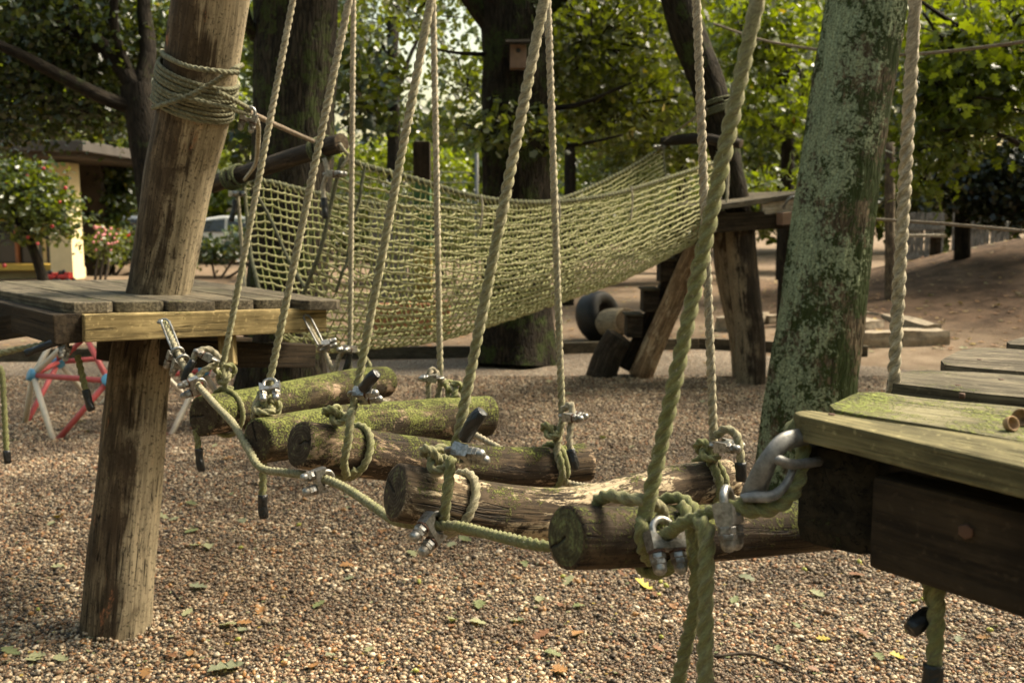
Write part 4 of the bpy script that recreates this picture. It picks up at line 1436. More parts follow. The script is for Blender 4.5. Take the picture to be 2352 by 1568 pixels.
def clamp_meshes():
    w, wr = .0150, .0048
    pts = [Vector((.026, 0, w))] + [Vector((.006 - 0, 0, w))]
    for k in range(0, 13):
        a = math.pi / 2 + math.pi * k / 12
        pts.append(Vector((-.004 + math.cos(a) * w, 0, math.sin(a) * w)))
    pts += [Vector((.006, 0, -w)), Vector((.026, 0, -w))]
    CLAMP['u_bolt'] = tube('u_bolt', pts, wr, M['galvanised'], None, 10).data
    # saddle: arched casting with a groove for the rope
    bm = bmesh.new()
    prof = []
    n = 10
    for k in range(n + 1):
        z = -(w + .010) + 2 * (w + .010) * k / n
        gx = .004 + .007 * math.sqrt(max(0, 1 - (z / (w * .8)) ** 2)) if abs(z) < w * .8 else .002 - .006 * (abs(z) - w * .8) / (w * .2 + .010)
        prof.append((gx, z))
    hy = .0115
    rows = []
    for y, ins in ((-hy, .002), (-hy * .6, 0), (hy * .6, 0), (hy, .002)):
        rows.append(([bm.verts.new((gx + ins, y, z * (1 - ins * 8))) for gx, z in prof], [bm.verts.new((.0225 - ins, y * .85, z * (.95 - ins * 8))) for gx, z in prof]))
    for r in range(3):
        for k in range(n):
            bm.faces.new((rows[r][0][k], rows[r][0][k + 1], rows[r + 1][0][k + 1], rows[r + 1][0][k]))
            bm.faces.new((rows[r][1][k], rows[r + 1][1][k], rows[r + 1][1][k + 1], rows[r][1][k + 1]))
        for k in (0, n):
            f = (rows[r][0][k], rows[r + 1][0][k], rows[r + 1][1][k], rows[r][1][k])
            bm.faces.new(f if k == 0 else f[::-1])
    for r in (0, 3):
        for k in range(n):
            f = (rows[r][0][k], rows[r][1][k], rows[r][1][k + 1], rows[r][0][k + 1])
            bm.faces.new(f if r == 0 else f[::-1])
    bmesh.ops.recalc_face_normals(bm, faces=bm.faces)
    me = bpy.data.meshes.new('saddle'); bm.to_mesh(me); bm.free()
    me.materials.append(M['galvanised'])
    me.polygons.foreach_set('use_smooth', [True] * len(me.polygons))
    me.set_sharp_from_angle(angle=math.radians(40))
    CLAMP['saddle'] = me
    # hex nut + domed cap
    for nm, x0, x1, rad, matn in (('nut', .0225, .0305, .0105, 'galvanised'),):
        mb = MB()
        V = []
        for x, rr in ((x0, rad * .93), (x0 + .0012, rad), (x1 - .0012, rad), (x1, rad * .93)):
            V += [(x, rr * math.cos(k * math.pi / 3), rr * math.sin(k * math.pi / 3)) for k in range(6)]
        F = []
        for r in range(3):
            F += [[r * 6 + k, r * 6 + (k + 1) % 6, r * 6 + 6 + (k + 1) % 6, r * 6 + 6 + k] for k in range(6)]
        F += [[5, 4, 3, 2, 1, 0], [18, 19, 20, 21, 22, 23]]
        mb.add(V, F)
        o = mb.build(nm, M[matn]); CLAMP[nm] = o.data; bpy.data.objects.remove(o)
    mb = MB()
    x0 = .0305; rad = .0105
    V = []; F = []
    for x, rr in ((x0, rad * .93), (x0 + .001, rad), (x0 + .0062, rad), (x0 + .007, rad * .9)):
        V += [(x, rr * math.cos(k * math.pi / 3 + .3), rr * math.sin(k * math.pi / 3 + .3)) for k in range(6)]
    for r in range(3):
        F += [[r * 6 + k, r * 6 + (k + 1) % 6, r * 6 + 6 + (k + 1) % 6, r * 6 + 6 + k] for k in range(6)]
    F += [[5, 4, 3, 2, 1, 0]]
    mb.add(V, F)
    V = []; F = []
    xs = x0 + .0068
    ns = 14
    prof = [(xs, .0088), (xs + .005, .0088)] + [(xs + .005 + .0085 * math.sin(a), .0088 * math.cos(a)) for a in np.linspace(.15, math.pi / 2 - .12, 6)]
    for x, rr in prof:
        V += [(x, rr * math.cos(k * 2 * math.pi / ns), rr * math.sin(k * 2 * math.pi / ns)) for k in range(ns)]
    for r in range(len(prof) - 1):
        F += [[r * ns + k, r * ns + (k + 1) % ns, r * ns + ns + (k + 1) % ns, r * ns + ns + k] for k in range(ns)]
    F += [[(len(prof) - 1) * ns + k for k in range(ns)]]
    mb.add(V, F, True)
    o = mb.build('cap_nut', M['galvanised']); CLAMP['cap_nut'] = o.data; bpy.data.objects.remove(o)
    mb = MB()
    V = []; F = []
    for x, rr in ((.0215, .0112), (.0245, .0112)):
        V += [(x, rr * math.cos(k * 2 * math.pi / 14), rr * math.sin(k * 2 * math.pi / 14)) for k in range(14)]
    F = [[k, (k + 1) % 14, 14 + (k + 1) % 14, 14 + k] for k in range(14)] + [list(range(13, -1, -1)), list(range(14, 28))]
    mb.add(V, F)
    o = mb.build('washer', M['rust_ring']); CLAMP['washer'] = o.data; bpy.data.objects.remove(o)


clamp_meshes()
for o in [o for o in bpy.data.objects if o.name.startswith('u_bolt')]:
    bpy.data.objects.remove(o)
NCL = [0]


def clamp(label, c, axis, out, s=1.0, group='rope clamps of the log bridge'):
    """c centre, axis = rope direction, out = direction the nuts point"""
    r = thing('rope_clamp', label, 'clamp', c, group)
    axis = Vector(axis).normalized()
    out = Vector(out); out = (out - axis * out.dot(axis)).normalized()
    zz = out.cross(axis)
    r.rotation_euler = Matrix((out, axis, zz)).transposed().to_euler()
    r.scale = (s, s, s)
    w = .0150
    for nm in ('u_bolt', 'saddle'):
        link(bpy.data.objects.new(nm, CLAMP[nm]), r)
    for sg in (1, -1):
        if NCL[0] % 2 == 0:
            o = link(bpy.data.objects.new('washer', CLAMP['washer']), r); o.location.z = sg * w
        o = link(bpy.data.objects.new('nut', CLAMP['nut']), r); o.location.z = sg * w
        if NCL[0] % 2 == 0:
            o.location.x = .002
        c_ = link(bpy.data.objects.new('cap_nut', CLAMP['cap_nut']), o); c_.rotation_euler.x = .4 * sg
    NCL[0] += 1
    return r


def sleeve(parent, pts, r=.0115):
    """black shrink sleeve on a rope end"""
    n = 10
    pp = catmull(pts, .006)
    m = len(pp)
    sd_ = random.random() * 9
    return sweep('rubber_sleeve', pp, lambda i, s, ph: r * (1 + .07 * np.sin(3 * ph + s * 90 + sd_) + .04 * math.sin(s * 160 + sd_)) * (1 - .12 * (i == m - 1)), M['rubber'], parent, ring=16)


def knot(parent, c, size=.0115, r=.0088, rot=(0, 0, 0), moss=.5, name='knot', mat=None):
    Rm = Matrix.Rotation(rot[2], 3, 'Z') @ Matrix.Rotation(rot[1], 3, 'Y') @ Matrix.Rotation(rot[0], 3, 'X')
    pts = []
    n = 60
    for k in range(n + 1):
        a = 2 * math.pi * k / n
        p = Vector((math.sin(a) + 2 * math.sin(2 * a), math.cos(a) - 2 * math.cos(2 * a), -1.15 * math.sin(3 * a))) * size
        pts.append(Vector(c) + Rm @ p)
    return rope(name, pts, r, parent, (moss + .3, moss + .3), mat, .005, 21)


def loop_round(parent, c, axis, rad, turns=1.0, r=.0095, start=0.0, pitch=.021, moss=.5, tilt=0.0, name='log_loop', tail=None, mat=None):
    axis = Vector(axis).normalized()
    e1 = (Z - axis * Z.dot(axis)).normalized()
    e2 = axis.cross(e1)
    pts = []
    n = int(28 * turns)
    for k in range(n + 1):
        a = start + 2 * math.pi * turns * k / n
        pts.append(Vector(c) + (e1 * math.cos(a) + e2 * math.sin(a)) * rad + axis * (pitch * (k / n * turns - turns / 2) + tilt * math.cos(a)))
    if tail:
        pts = pts + tail
    return rope(name, pts, r, parent, (moss + .3, moss + .3), mat, .006, 21)


# ------------------------------------------------------------------ log steps
L1 = [P(470, 953, 2.72), P(560, 938, 2.86), P(720, 905, 3.12), P(815, 888, 3.28), P(885, 878, 3.40)]
L2 = [P(592, 1013, 2.34), P(700, 995, 2.46), P(850, 975, 2.64), P(1000, 965, 2.82), P(1115, 955, 2.96)]
L3 = [P(690, 1020, 2.13), P(800, 1035, 2.23), P(950, 1055, 2.36), P(1120, 1072, 2.48), P(1250, 1072, 2.57), P(1345, 1062, 2.64)]
L4 = [P(910, 1130, 1.74), P(1000, 1145, 1.78), P(1120, 1170, 1.84), P(1280, 1178, 1.90), P(1450, 1142, 1.98), P(1560, 1118, 2.05), P(1672, 1100, 2.12)]
L5 = [P(1303, 1233, 1.36), P(1420, 1232, 1.41), P(1560, 1226, 1.48), P(1700, 1219, 1.56), P(1900, 1205, 1.66), P(2060, 1190, 1.76)]
LG = 'log steps of the hanging bridge'
tag(log_mesh('log_step', L1, [.058, .059, .058, .057, .060, .054], [M['step_wood_mossy'], M['end_dark']], None, 44, .012, 11, .05, .05, .01), 'mossy log step nearest the far plank platform', 'log step', LG)
tag(log_mesh('log_step', L2, [.052, .056, .056, .057, .062, .060], [M['step_wood_mossy'], M['end_dark']], None, 44, .012, 12, .06, .05, .01), 'second log step from the far platform, green moss at both ends', 'log step', LG)
tag(log_mesh('log_step', L3, [.048, .052, .051, .050, .050, .049], [M['step_wood'], M['end_dark']], None, 44, .012, 13, .05, .05, .01), 'middle of the five log steps, brown with a slight bend', 'log step', LG)
tag(log_mesh('log_step', L4, [.050, .051, .047, .044, .043, .042], [M['step_wood_bare'], M['end_dark']], None, 44, .012, 14, .06, .06, .012), 'curved log step with bare pale wood along its top', 'log step', LG)
tag(log_mesh('log_step', L5, [.0435, .0435, .043, .043, .042, .042], [M['step_wood'], M['end_green']], None, 48, .012, 15, .03, .02, .008), 'log step with round green end beside the near platform', 'log step', LG)


def fit_log(L, t):
    pp = catmull(L, .01)
    i = min(len(pp) - 2, max(1, int(t * (len(pp) - 1))))
    return pp[i], (pp[i + 1] - pp[i - 1]).normalized()


# ------------------------------------------------------------------ hanging ropes
TOPZ = 2.75
near_top, far_top = [], []


def to_top(a, b):
    """extend the line a->b up to the overhead rope"""
    k = (TOPZ - a.z) / (b.z - a.z)
    return a + (b - a) * k


RG = 'ropes holding up the log steps'


def hang(label, u0, v0, d0, u1, d1, low, bow=0.0, r=.0100, moss=(.72, .02), store=None, mid=None):
    """rope hangs from the overhead rope, seen at (u1,0) and (u0,v0); low = further points below"""
    root = thing('hanging_rope', label, 'rope', P(u0, v0, d0), RG)
    a, b = P(u0, v0, d0), P(u1, 0, d1)
    top = to_top(a, b)
    store.append(top)
    m = (a + b) / 2 + Vector((bow, 0, 0))
    pts = list(reversed(low)) + [a, m, b, top]
    rope('strand', pts, r, root, moss, phase=random.random() * 6, step=.0055)
    fuzz(root, pts, r, seed=len(near_top) * 3 + len(far_top))
    loop_round(root, top + Vector((0, 0, .012)), Vector((.56, -.83, 0)), .022, 1.6, .009, 0, .02, .0, name='top_hitch')
    return root


# near side ------------------------------------------------------------
c1, x1 = fit_log(L1, .12)
h = hang('bridge rope down to the mossy first step, knotted above its drill hole', 520, 800, 2.80, 673, 2.68, [P(512, 835, 2.80), P(516, 870, 2.79), P(518, 905, 2.81), P(520, 925, 2.84)], store=near_top)
knot(h, P(515, 855, 2.80), .0098, .0085, (1.2, .2, .3), .45)
rope('side_loop', [P(505, 822, 2.79), P(480, 802, 2.77), P(452, 810, 2.75), P(440, 835, 2.74)], .0095, h, (.4, .4))
rope('side_loop', [P(500, 835, 2.77), P(470, 850, 2.75), P(452, 868, 2.74), P(445, 885, 2.74)], .0095, h, (.5, .5))
sleeve(h, [P(444, 828, 2.735), P(432, 850, 2.73), P(422, 876, 2.73)], .0112)
loop_round(h, c1 + Vector((0, 0, .0)), x1, .066, 1.0, .0085, .2, .02, .5)
adopt(h)
h = hang('bridge rope ending in a fat knot over the second log step', 620, 872, 2.42, 802, 2.30, [P(614, 900, 2.41), P(606, 925, 2.40), P(620, 950, 2.42), P(627, 985, 2.44)], store=near_top)
knot(h, P(612, 932, 2.39), .0118, .0092, (.4, .9, .2), .40)
rope('tail', [P(600, 905, 2.40), P(588, 930, 2.39), P(585, 955, 2.40), P(580, 975, 2.42)], .0092, h, (.4, .5))
adopt(h)
c3, x3 = fit_log(L3, .155)
h = hang('bridge rope with black capped tail looped round the middle step', 820, 890, 2.16, 990, 2.05, [P(806, 955, 2.13), P(800, 1010, 2.12), P(790, 1060, 2.13), P(795, 1092, 2.16)], store=near_top, moss=(.80, .02))
knot(h, P(772, 952, 2.17), .0085, .0085, (.5, .3, 1.0), .5)
loop_round(h, c3 + x3 * .020, x3, .059, 1.15, .0095, 2.2, .012, .45, .012)
sleeve(h, [P(834, 893, 2.12), P(848, 874, 2.11), P(866, 857, 2.10)], .0125)
adopt(h)
c4, x4 = fit_log(L4, .135)
h = hang('bridge rope with black upright tail tied round the bare curved step', 1050, 1010, 1.73, 1250, 1.64, [P(1036, 1060, 1.715), P(1030, 1110, 1.71), P(1022, 1170, 1.715), P(1018, 1208, 1.74)], store=near_top, moss=(.85, .0), r=.0102)
knot(h, P(1006, 1052, 1.755), .0098, .0088, (.5, .4, .6), .4)
loop_round(h, c4 + x4 * .020, x4, .057, 1.15, .0095, 2.0, .012, .2, .012)
sleeve(h, [P(1066, 1006, 1.70), P(1082, 978, 1.69), P(1108, 945, 1.68)], .0128)
adopt(h)
c5, x5 = fit_log(L5, .26)
h = hang('thick green bridge rope hitched round the step beside the near platform', 1490, 1150, 1.345, 1740, 1.26, [P(1474, 1205, 1.335), P(1476, 1250, 1.34), P(1490, 1285, 1.37)], store=near_top, moss=(1.15, .05), r=.0112)
loop_round(h, c5, x5, .054, 1.3, .0098, .4, .018, .7, .02)
rope('hitch', [P(1370, 1150, 1.40), P(1400, 1137, 1.37), P(1440, 1145, 1.35), P(1480, 1150, 1.35), P(1515, 1165, 1.39), P(1525, 1200, 1.42)], .0100, h, (.75, .6))
adopt(h)
# far side -------------------------------------------------------------
f1, y1 = fit_log(L1, .82)
h = hang('bridge rope to the hidden far end of the first log step', 804, 800, 3.36, 812, 3.2, [P(800, 820, 3.36), P(806, 850, 3.36), P(818, 880, 3.38)], store=far_top, moss=(.55, -.05))
rope('side_loop', [P(812, 800, 3.36), P(835, 820, 3.36), P(848, 838, 3.36), P(842, 860, 3.37)], .0095, h, (.7, .7))
rope('side_loop', [P(796, 800, 3.36), P(782, 815, 3.36), P(770, 850, 3.36), P(765, 880, 3.38)], .0095, h, (.2, .3))
sleeve(h, [P(804, 812, 3.34), P(800, 830, 3.34), P(792, 852, 3.34)], .0105)
adopt(h)
f2, y2 = fit_log(L2, .82)
h = hang('bridge rope with small side loop at the far end of the second step', 1011, 850, 2.90, 995, 2.77, [P(1012, 880, 2.90), P(1006, 910, 2.90), P(1000, 940, 2.92)], store=far_top, moss=(.55, -.05))
knot(h, P(1040, 892, 2.88), .0085, .0085, (1.2, .3, 0), .5)
rope('side_loop', [P(1008, 862, 2.90), P(992, 848, 2.88), P(985, 870, 2.87), P(984, 915, 2.88), P(988, 935, 2.90)], .0095, h, (.3, .4))
rope('side_loop', [P(1015, 870, 2.90), P(1028, 885, 2.88), P(1050, 905, 2.88), P(1048, 930, 2.90)], .0095, h, (.4, .5))
adopt(h)
f3, y3 = fit_log(L3, .87)
h = hang('bridge rope with drooping black tail at the far end of the middle step', 1290, 930, 2.57, 1258, 2.45, [P(1292, 960, 2.56), P(1284, 1000, 2.55), P(1280, 1040, 2.54), P(1292, 1085, 2.53), P(1300, 1110, 2.55)], store=far_top, moss=(.65, -.05))
knot(h, P(1266, 992, 2.55), .0085, .0085, (.3, .6, .4), .45)
loop_round(h, f3, y3, .059, 1.2, .0092, .6, .016, .55)
rope('tail', [P(1292, 940, 2.55), P(1312, 930, 2.53), P(1312, 965, 2.52), P(1308, 1010, 2.51), P(1312, 1040, 2.51)], .0095, h, (.35, .4))
sleeve(h, [P(1311, 1032, 2.505), P(1318, 1060, 2.50), P(1322, 1078, 2.50)], .0115)
adopt(h)
f4, y4 = fit_log(L4, .93)
h = hang('bridge rope looped over a clamp at the far end of the bare curved step', 1638, 985, 2.08, 1600, 1.97, [P(1636, 1020, 2.07), P(1640, 1060, 2.06), P(1646, 1100, 2.05), P(1650, 1140, 2.07)], store=far_top, moss=(.45, -.1))
knot(h, P(1625, 1040, 2.06), .0090, .0085, (.3, .8, .4), .6)
loop_round(h, f4, y4, .052, 1.2, .0092, .6, .016, .55)
rope('tail', [P(1645, 1000, 2.06), P(1668, 985, 2.04), P(1692, 1000, 2.03), P(1700, 1040, 2.02), P(1702, 1070, 2.02)], .0095, h, (.55, .6))
sleeve(h, [P(1701, 1062, 2.02), P(1703, 1085, 2.02), P(1702, 1105, 2.02)], .0115)
adopt(h)
h = hang('pale bridge rope dropping behind the planks of the near platform', 2053, 860, 1.52, 2102, 1.42, [P(2048, 900, 1.53), P(2040, 1000, 1.56), P(2032, 1140, 1.62), P(2030, 1190, 1.66)], store=far_top, moss=(.15, .02), r=.0103)
c5b, x5b = fit_log(L5, .93)
loop_round(h, c5b, x5b, .053, 1.2, .0095, .6, .016, .4)
adopt(h)
# overhead ropes that carry them (above the picture)
for tops, lab in ((near_top, 'upper carrier rope over the near ends of the steps'), (far_top, 'upper carrier rope over the far ends of the steps')):
    a = tops[0] + (tops[0] - tops[1]) * 1.2; b = tops[-1] + (tops[-1] - tops[-2]) * 1.5
    tag(rope('carrier_rope', [a] + tops + [b], .011, None, (-.1, -.1), step=.012, ring=15), lab, 'rope', 'carrier ropes above the bridge')

# ------------------------------------------------------------------ side ropes of the bridge
hr = thing('side_rope', 'rope running along the near ends of the log steps', 'rope', P(440, 880, 2.7))
S1 = [P(376, 738, 2.93), P(390, 775, 2.88), P(412, 822, 2.80), P(440, 868, 2.72), P(460, 890, 2.66), P(495, 930, 2.56), P(535, 972, 2.44), P(570, 1030, 2.33), P(600, 1074, 2.26), P(660, 1085, 2.19), P(730, 1095, 2.11), P(790, 1118, 2.02),
      P(855, 1160, 1.90), P(910, 1195, 1.80), P(985, 1205, 1.735), P(1050, 1208, 1.69), P(1150, 1232, 1.56), P(1245, 1252, 1.47), P(1350, 1258, 1.45), P(1460, 1245, 1.40), P(1525, 1230, 1.33), P(1560, 1205, 1.30), P(1620, 1180, 1.28), P(1668, 1165, 1.265), P(1705, 1158, 1.258), P(1730, 1140, 1.262)]
rope('strand', S1, .0098, hr, (.45, .95), phase=1.0, pitch=2.2)
fuzz(hr, S1, .0098, 420, 77)
rope('splice', [P(376, 738, 2.925), P(392, 772, 2.86), P(414, 820, 2.785)], .0098, hr, (.7, .3))
adopt(hr)
hr2 = thing('side_rope', 'rope from the platform eye bolt to the far end of the first log', 'rope', P(700, 735, 3.5))
rope('strand', [P(700, 728, 3.46), P(722, 770, 3.42), P(745, 805, 3.38), P(764, 848, 3.36), P(800, 880, 3.36), P(900, 930, 3.1), P(1010, 958, 2.92), P(1150, 1030, 2.75), P(1290, 1105, 2.58), P(1450, 1125, 2.35), P(1655, 1140, 2.10), P(1850, 1190, 1.85), P(2030, 1215, 1.72)], .0098, hr2, (.35, .4), pitch=2.2)
adopt(hr2)


def eyebolt(parent, c, normal, r=.016, wr=.0045, mat='galvanised'):
    n = Vector(normal).normalized()
    e1 = Z - n * Z.dot(n); e1.normalize()
    side = n.cross(Z).normalized()
    pts = [Vector(c) - n * .03, Vector(c) + n * .004]
    ctr = Vector(c) + n * (.004 + r)
    for k in range(0, 15):
        a = math.pi + 2 * math.pi * k / 14.0
        pts.append(ctr + (n * math.cos(a) + side * math.sin(a)) * r)
    return tube('eye_bolt', pts, wr, M[mat], parent, 9)


def thimble(parent, a, b, side, w=.012, r=.0035):
    """two bright rails along the rope from a to b, joined at a"""
    a = Vector(a); b = Vector(b); s = Vector(side).normalized() * w
    ax = (b - a).normalized()
    pts = [b - s * .9, a.lerp(b, .4) - s * 1.05, a + ax * .006 - s * .9, a - ax * .004, a + ax * .006 + s * .9, a.lerp(b, .4) + s * 1.05, b + s * .9]
    return tube('thimble', pts, r, M['galvanised'], parent, 8, .006)


nb = (-back_d).normalized()
for c, a, b, root in ((P(372, 738, 2.99), P(378, 735, 2.905), P(408, 812, 2.80), hr), (P(698, 732, 3.50), P(703, 725, 3.43), P(738, 793, 3.36), hr2)):
    o = eyebolt(lp_, c, nb + Vector((0, -.3, 0)))
    o.matrix_parent_inverse = Matrix.Translation(lp_.location).inverted()
    o = thimble(root, a, b, X)
    o.matrix_parent_inverse = Matrix.Translation(root.location).inverted()

LFT, TOW = Vector((-1, 0, 0)), Vector((0, -1, 0))
clamp('steel clamp lying across the rope above the first step knot', P(487, 823, 2.76), P(500, 830, 2.8) - P(520, 790, 2.8), Vector((-1, -.1, -.05)))
clamp('steel clamp with two domed nuts on top of the second step knot', P(620, 884, 2.40), Vector((0, .5, -.6)), Vector((.1, -1, .15)))
clamp('steel clamp below the black tail at the middle step', P(822, 908, 2.145), P(806, 955, 2.13) - P(820, 890, 2.16), Vector((.9, -.5, -.42)))
clamp('steel clamp below the black tail at the bare curved step', P(1052, 1040, 1.715), P(1036, 1060, 1.715) - P(1050, 1010, 1.73), Vector((.75, -.6, -.62)), 1.08)
clamp('steel clamp hanging nuts down against the hitched green rope', P(1524, 1225, 1.325), P(1560, 1205, 1.30) - P(1500, 1240, 1.36), Vector((.05, -.35, -1)), 1.05)
clamp('steel clamp nearest the near platform below the big grey thimble', P(1672, 1160, 1.25), P(1720, 1170, 1.25) - P(1640, 1175, 1.27), Vector((.10, -.3, -1)), 1.12)
clamp('steel clamp at the far end of the first log step', P(806, 800, 3.35), Z, Vector((-.5, -.8, .2)))
clamp('steel clamp by the side loop at the far end of the second step', P(1003, 868, 2.87), Z, Vector((-1, .1, -.25)))
clamp('steel clamp over the drooping tail at the far end of the middle step', P(1303, 955, 2.53), Z, Vector((.9, -.5, -.25)))
clamp('steel clamp under the rope loop at the far end of the bare step', P(1652, 1022, 2.045), Z, Vector((.85, -.5, -.35)))
clamp('upper clamp on the rope just below the platform eye bolt', P(407, 812, 2.80), P(412, 822, 2.8) - P(390, 775, 2.88), Vector((-.5, .4, -.5)))
clamp('second clamp on the rope below the platform eye bolt', P(419, 830, 2.775), P(440, 868, 2.72) - P(412, 822, 2.8), Vector((-.5, .4, -.5)))
clamp('steel clamp on the side rope above the first log end', P(455, 884, 2.665), P(495, 930, 2.56) - P(440, 868, 2.72), Vector((-1, -.1, -.15)))
clamp('steel clamp on the side rope under the middle log step', P(745, 1100, 2.09), P(790, 1118, 2.02) - P(730, 1095, 2.11), Vector((-.75, -.6, -.1)), 1.05)
clamp('steel clamp on the side rope under the bare curved step', P(1000, 1205, 1.715), P(1050, 1208, 1.69) - P(985, 1205, 1.735), Vector((-.55, -.65, -.45)), 1.1)
clamp('pair side clamp on the rope to the far end of the first log', P(742, 797, 3.36), P(764, 848, 3.36) - P(722, 770, 3.42), Vector((.8, -.2, -.4)))
clamp('silver clamp where the ropes leave the post lashing', P(573, 262, 3.28), P(640, 290, 3.8) - P(572, 258, 3.3), Vector((-.2, -.5, -.8)), 1.15)


def stub(label, pts, slv, r=.0098, moss=.5, group='loose rope tails'):
    root = thing('rope_tail', label, 'rope', pts[0], group)
    rope('strand', pts, r, root, (moss + .4, moss + .4))
    if slv:
        sleeve(root, slv, r * 1.15)
    return adopt(root)


stub('short black tipped tail hanging under the first log step', [P(448, 985, 2.74), P(454, 1010, 2.74), P(456, 1035, 2.74)], [P(456, 1030, 2.74), P(459, 1058, 2.74), P(463, 1082, 2.74)], .0092, .5)
stub('short black tipped tail hanging under the second log step', [P(604, 1060, 2.36), P(604, 1100, 2.36), P(603, 1140, 2.36)], [P(603, 1136, 2.36), P(604, 1165, 2.36), P(606, 1190, 2.36)], .0098, .45)
stub('green tail with black end in front of the red climbing frame', [P(178, 815, 3.1), P(186, 850, 3.1), P(198, 900, 3.1)], [P(197, 895, 3.1), P(204, 925, 3.1), P(212, 942, 3.1)], .0105, .6)
stub('green rope hanging at the picture edge left of the climbing frame', [P(-10, 838, 2.9), P(4, 855, 2.9), P(9, 920, 2.9), P(15, 1040, 2.9)], [P(15, 1034, 2.9), P(16, 1050, 2.9), P(17, 1064, 2.9)], .009, .5)
stub('thick mossy double rope hanging down past the near log end', [P(1600, 1195, 1.29), P(1622, 1215, 1.26), P(1622, 1300, 1.25), P(1620, 1420, 1.25), P(1618, 1640, 1.25), P(1616, 1800, 1.25)], None, .0112, .42)
stub('twin rope leaning out from behind the thick mossy hanging rope', [P(1590, 1200, 1.31), P(1598, 1260, 1.31), P(1596, 1380, 1.32), P(1576, 1480, 1.33), P(1552, 1600, 1.34), P(1530, 1800, 1.34)], None, .0100, .5)
stub('green rope with black cap hanging under the near platform beam', [P(2150, 1290, 1.18), P(2152, 1350, 1.18), P(2150, 1430, 1.18), P(2146, 1500, 1.18), P(2144, 1530, 1.18)], [P(2144, 1526, 1.18), P(2140, 1565, 1.18), P(2136, 1620, 1.18)], .0105, .85)
stub('bent stub with black cap beside the green rope under the platform', [P(2132, 1300, 1.22), P(2136, 1360, 1.22), P(2146, 1400, 1.21), P(2128, 1415, 1.2)], [P(2136, 1410, 1.2), P(2112, 1428, 1.195), P(2090, 1448, 1.19)], .0095, .85)
stub('dark rope leading off under the left edge of the far platform', [P(-40, 822, 3.0), P(40, 802, 3.0), P(110, 788, 3.0), P(140, 775, 3.0)], [P(60, 812, 2.95), P(100, 796, 2.95), P(132, 785, 2.95)], .010, .3)
clamp('dark steel clamp under the left corner of the far platform', P(150, 790, 2.98), X, Vector((.3, -.4, -.8)))

# ------------------------------------------------------------------ near platform (right)
nz_ = 1.15
npf = thing('timber_platform', 'mossy plank platform close to the camera', 'platform', (.9, 1.25, 0))


def ext(p, q, k):
    return p + (q - p) * k


def hz(u, v):
    return HZ(u, v, nz_)


quads = [((1828, 952), (1893, 941), (2352, 1018), (2352, 1071), 2.1, 'plank_edge'), ((1905, 938), (2005, 897), (2352, 938), (2352, 1012), 2.1, 'plank_mossy'),
         ((2039, 879), (2125, 845), (2352, 863), (2352, 914), 2.3, 'plank_half'), ((2163, 836), (2235, 797), (2352, 803), (2352, 853), 3.0, 'plank_grey'), ((2311, 790), (2395, 765), (2500, 765), (2500, 796), 3.0, 'plank_grey')]
for i, (a, b, c, d, k, m) in enumerate(quads):
    a, b, c, d = hz(*a), hz(*b), hz(*c), hz(*d)
    a = a - (d - a).normalized() * .013; b = b - (c - b).normalized() * .013
    c = ext(b, c, k); d = ext(a, d, k)
    plank_quad('plank', a, d, c, b, .034, M[m], npf, 24, .004, i + 20, .02)
A0 = hz(1828, 952); E0 = hz(2311, 791)
endd = (E0 - A0).normalized()
pd = (hz(2352, 1042) - hz(1860, 946)).normalized()
zt = nz_ - .037
cb = A0 + pd * .062 + endd * .03
cb = cb - pd * .012
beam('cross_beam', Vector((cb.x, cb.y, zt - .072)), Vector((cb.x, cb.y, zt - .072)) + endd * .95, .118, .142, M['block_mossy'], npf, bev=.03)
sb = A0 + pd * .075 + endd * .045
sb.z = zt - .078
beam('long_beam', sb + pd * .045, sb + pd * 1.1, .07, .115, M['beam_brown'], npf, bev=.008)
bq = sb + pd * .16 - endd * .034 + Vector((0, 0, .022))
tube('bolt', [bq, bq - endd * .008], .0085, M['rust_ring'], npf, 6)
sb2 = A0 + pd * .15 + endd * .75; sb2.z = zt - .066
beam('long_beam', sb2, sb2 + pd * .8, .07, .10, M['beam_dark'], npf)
for (u, v) in ((1910, 952), (2200, 885), (2300, 872), (2210, 905), (2250, 826)):
    q = hz(u, v)
    tube('screw', [q + Vector((0, 0, -.006)), q + Vector((0, 0, .0012))], .0042, M['rust_ring'], npf, 10)
leg = A0 + pd * .75 + endd * .45; leg.z = 0
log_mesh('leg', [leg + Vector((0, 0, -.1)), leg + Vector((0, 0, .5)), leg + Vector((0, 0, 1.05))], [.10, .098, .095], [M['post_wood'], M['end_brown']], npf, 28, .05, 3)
# eye bolt bar out of the beam end
eb = P(1838, 1068, 1.262)
tube('eye_bolt', [eb + Vector((.03, .02, 0)), P(1822, 1066, 1.255), P(1790, 1056, 1.245), P(1776, 1055, 1.25)], .0066, M['steel_matt'], npf, 12, .004)
adopt(npf)
# big grey thimble: a steel half pipe bent into a teardrop
th = thing('rope_thimble', 'big dull grey steel thimble hooked to the near platform eye bolt', 'thimble', P(1770, 1080, 1.25))


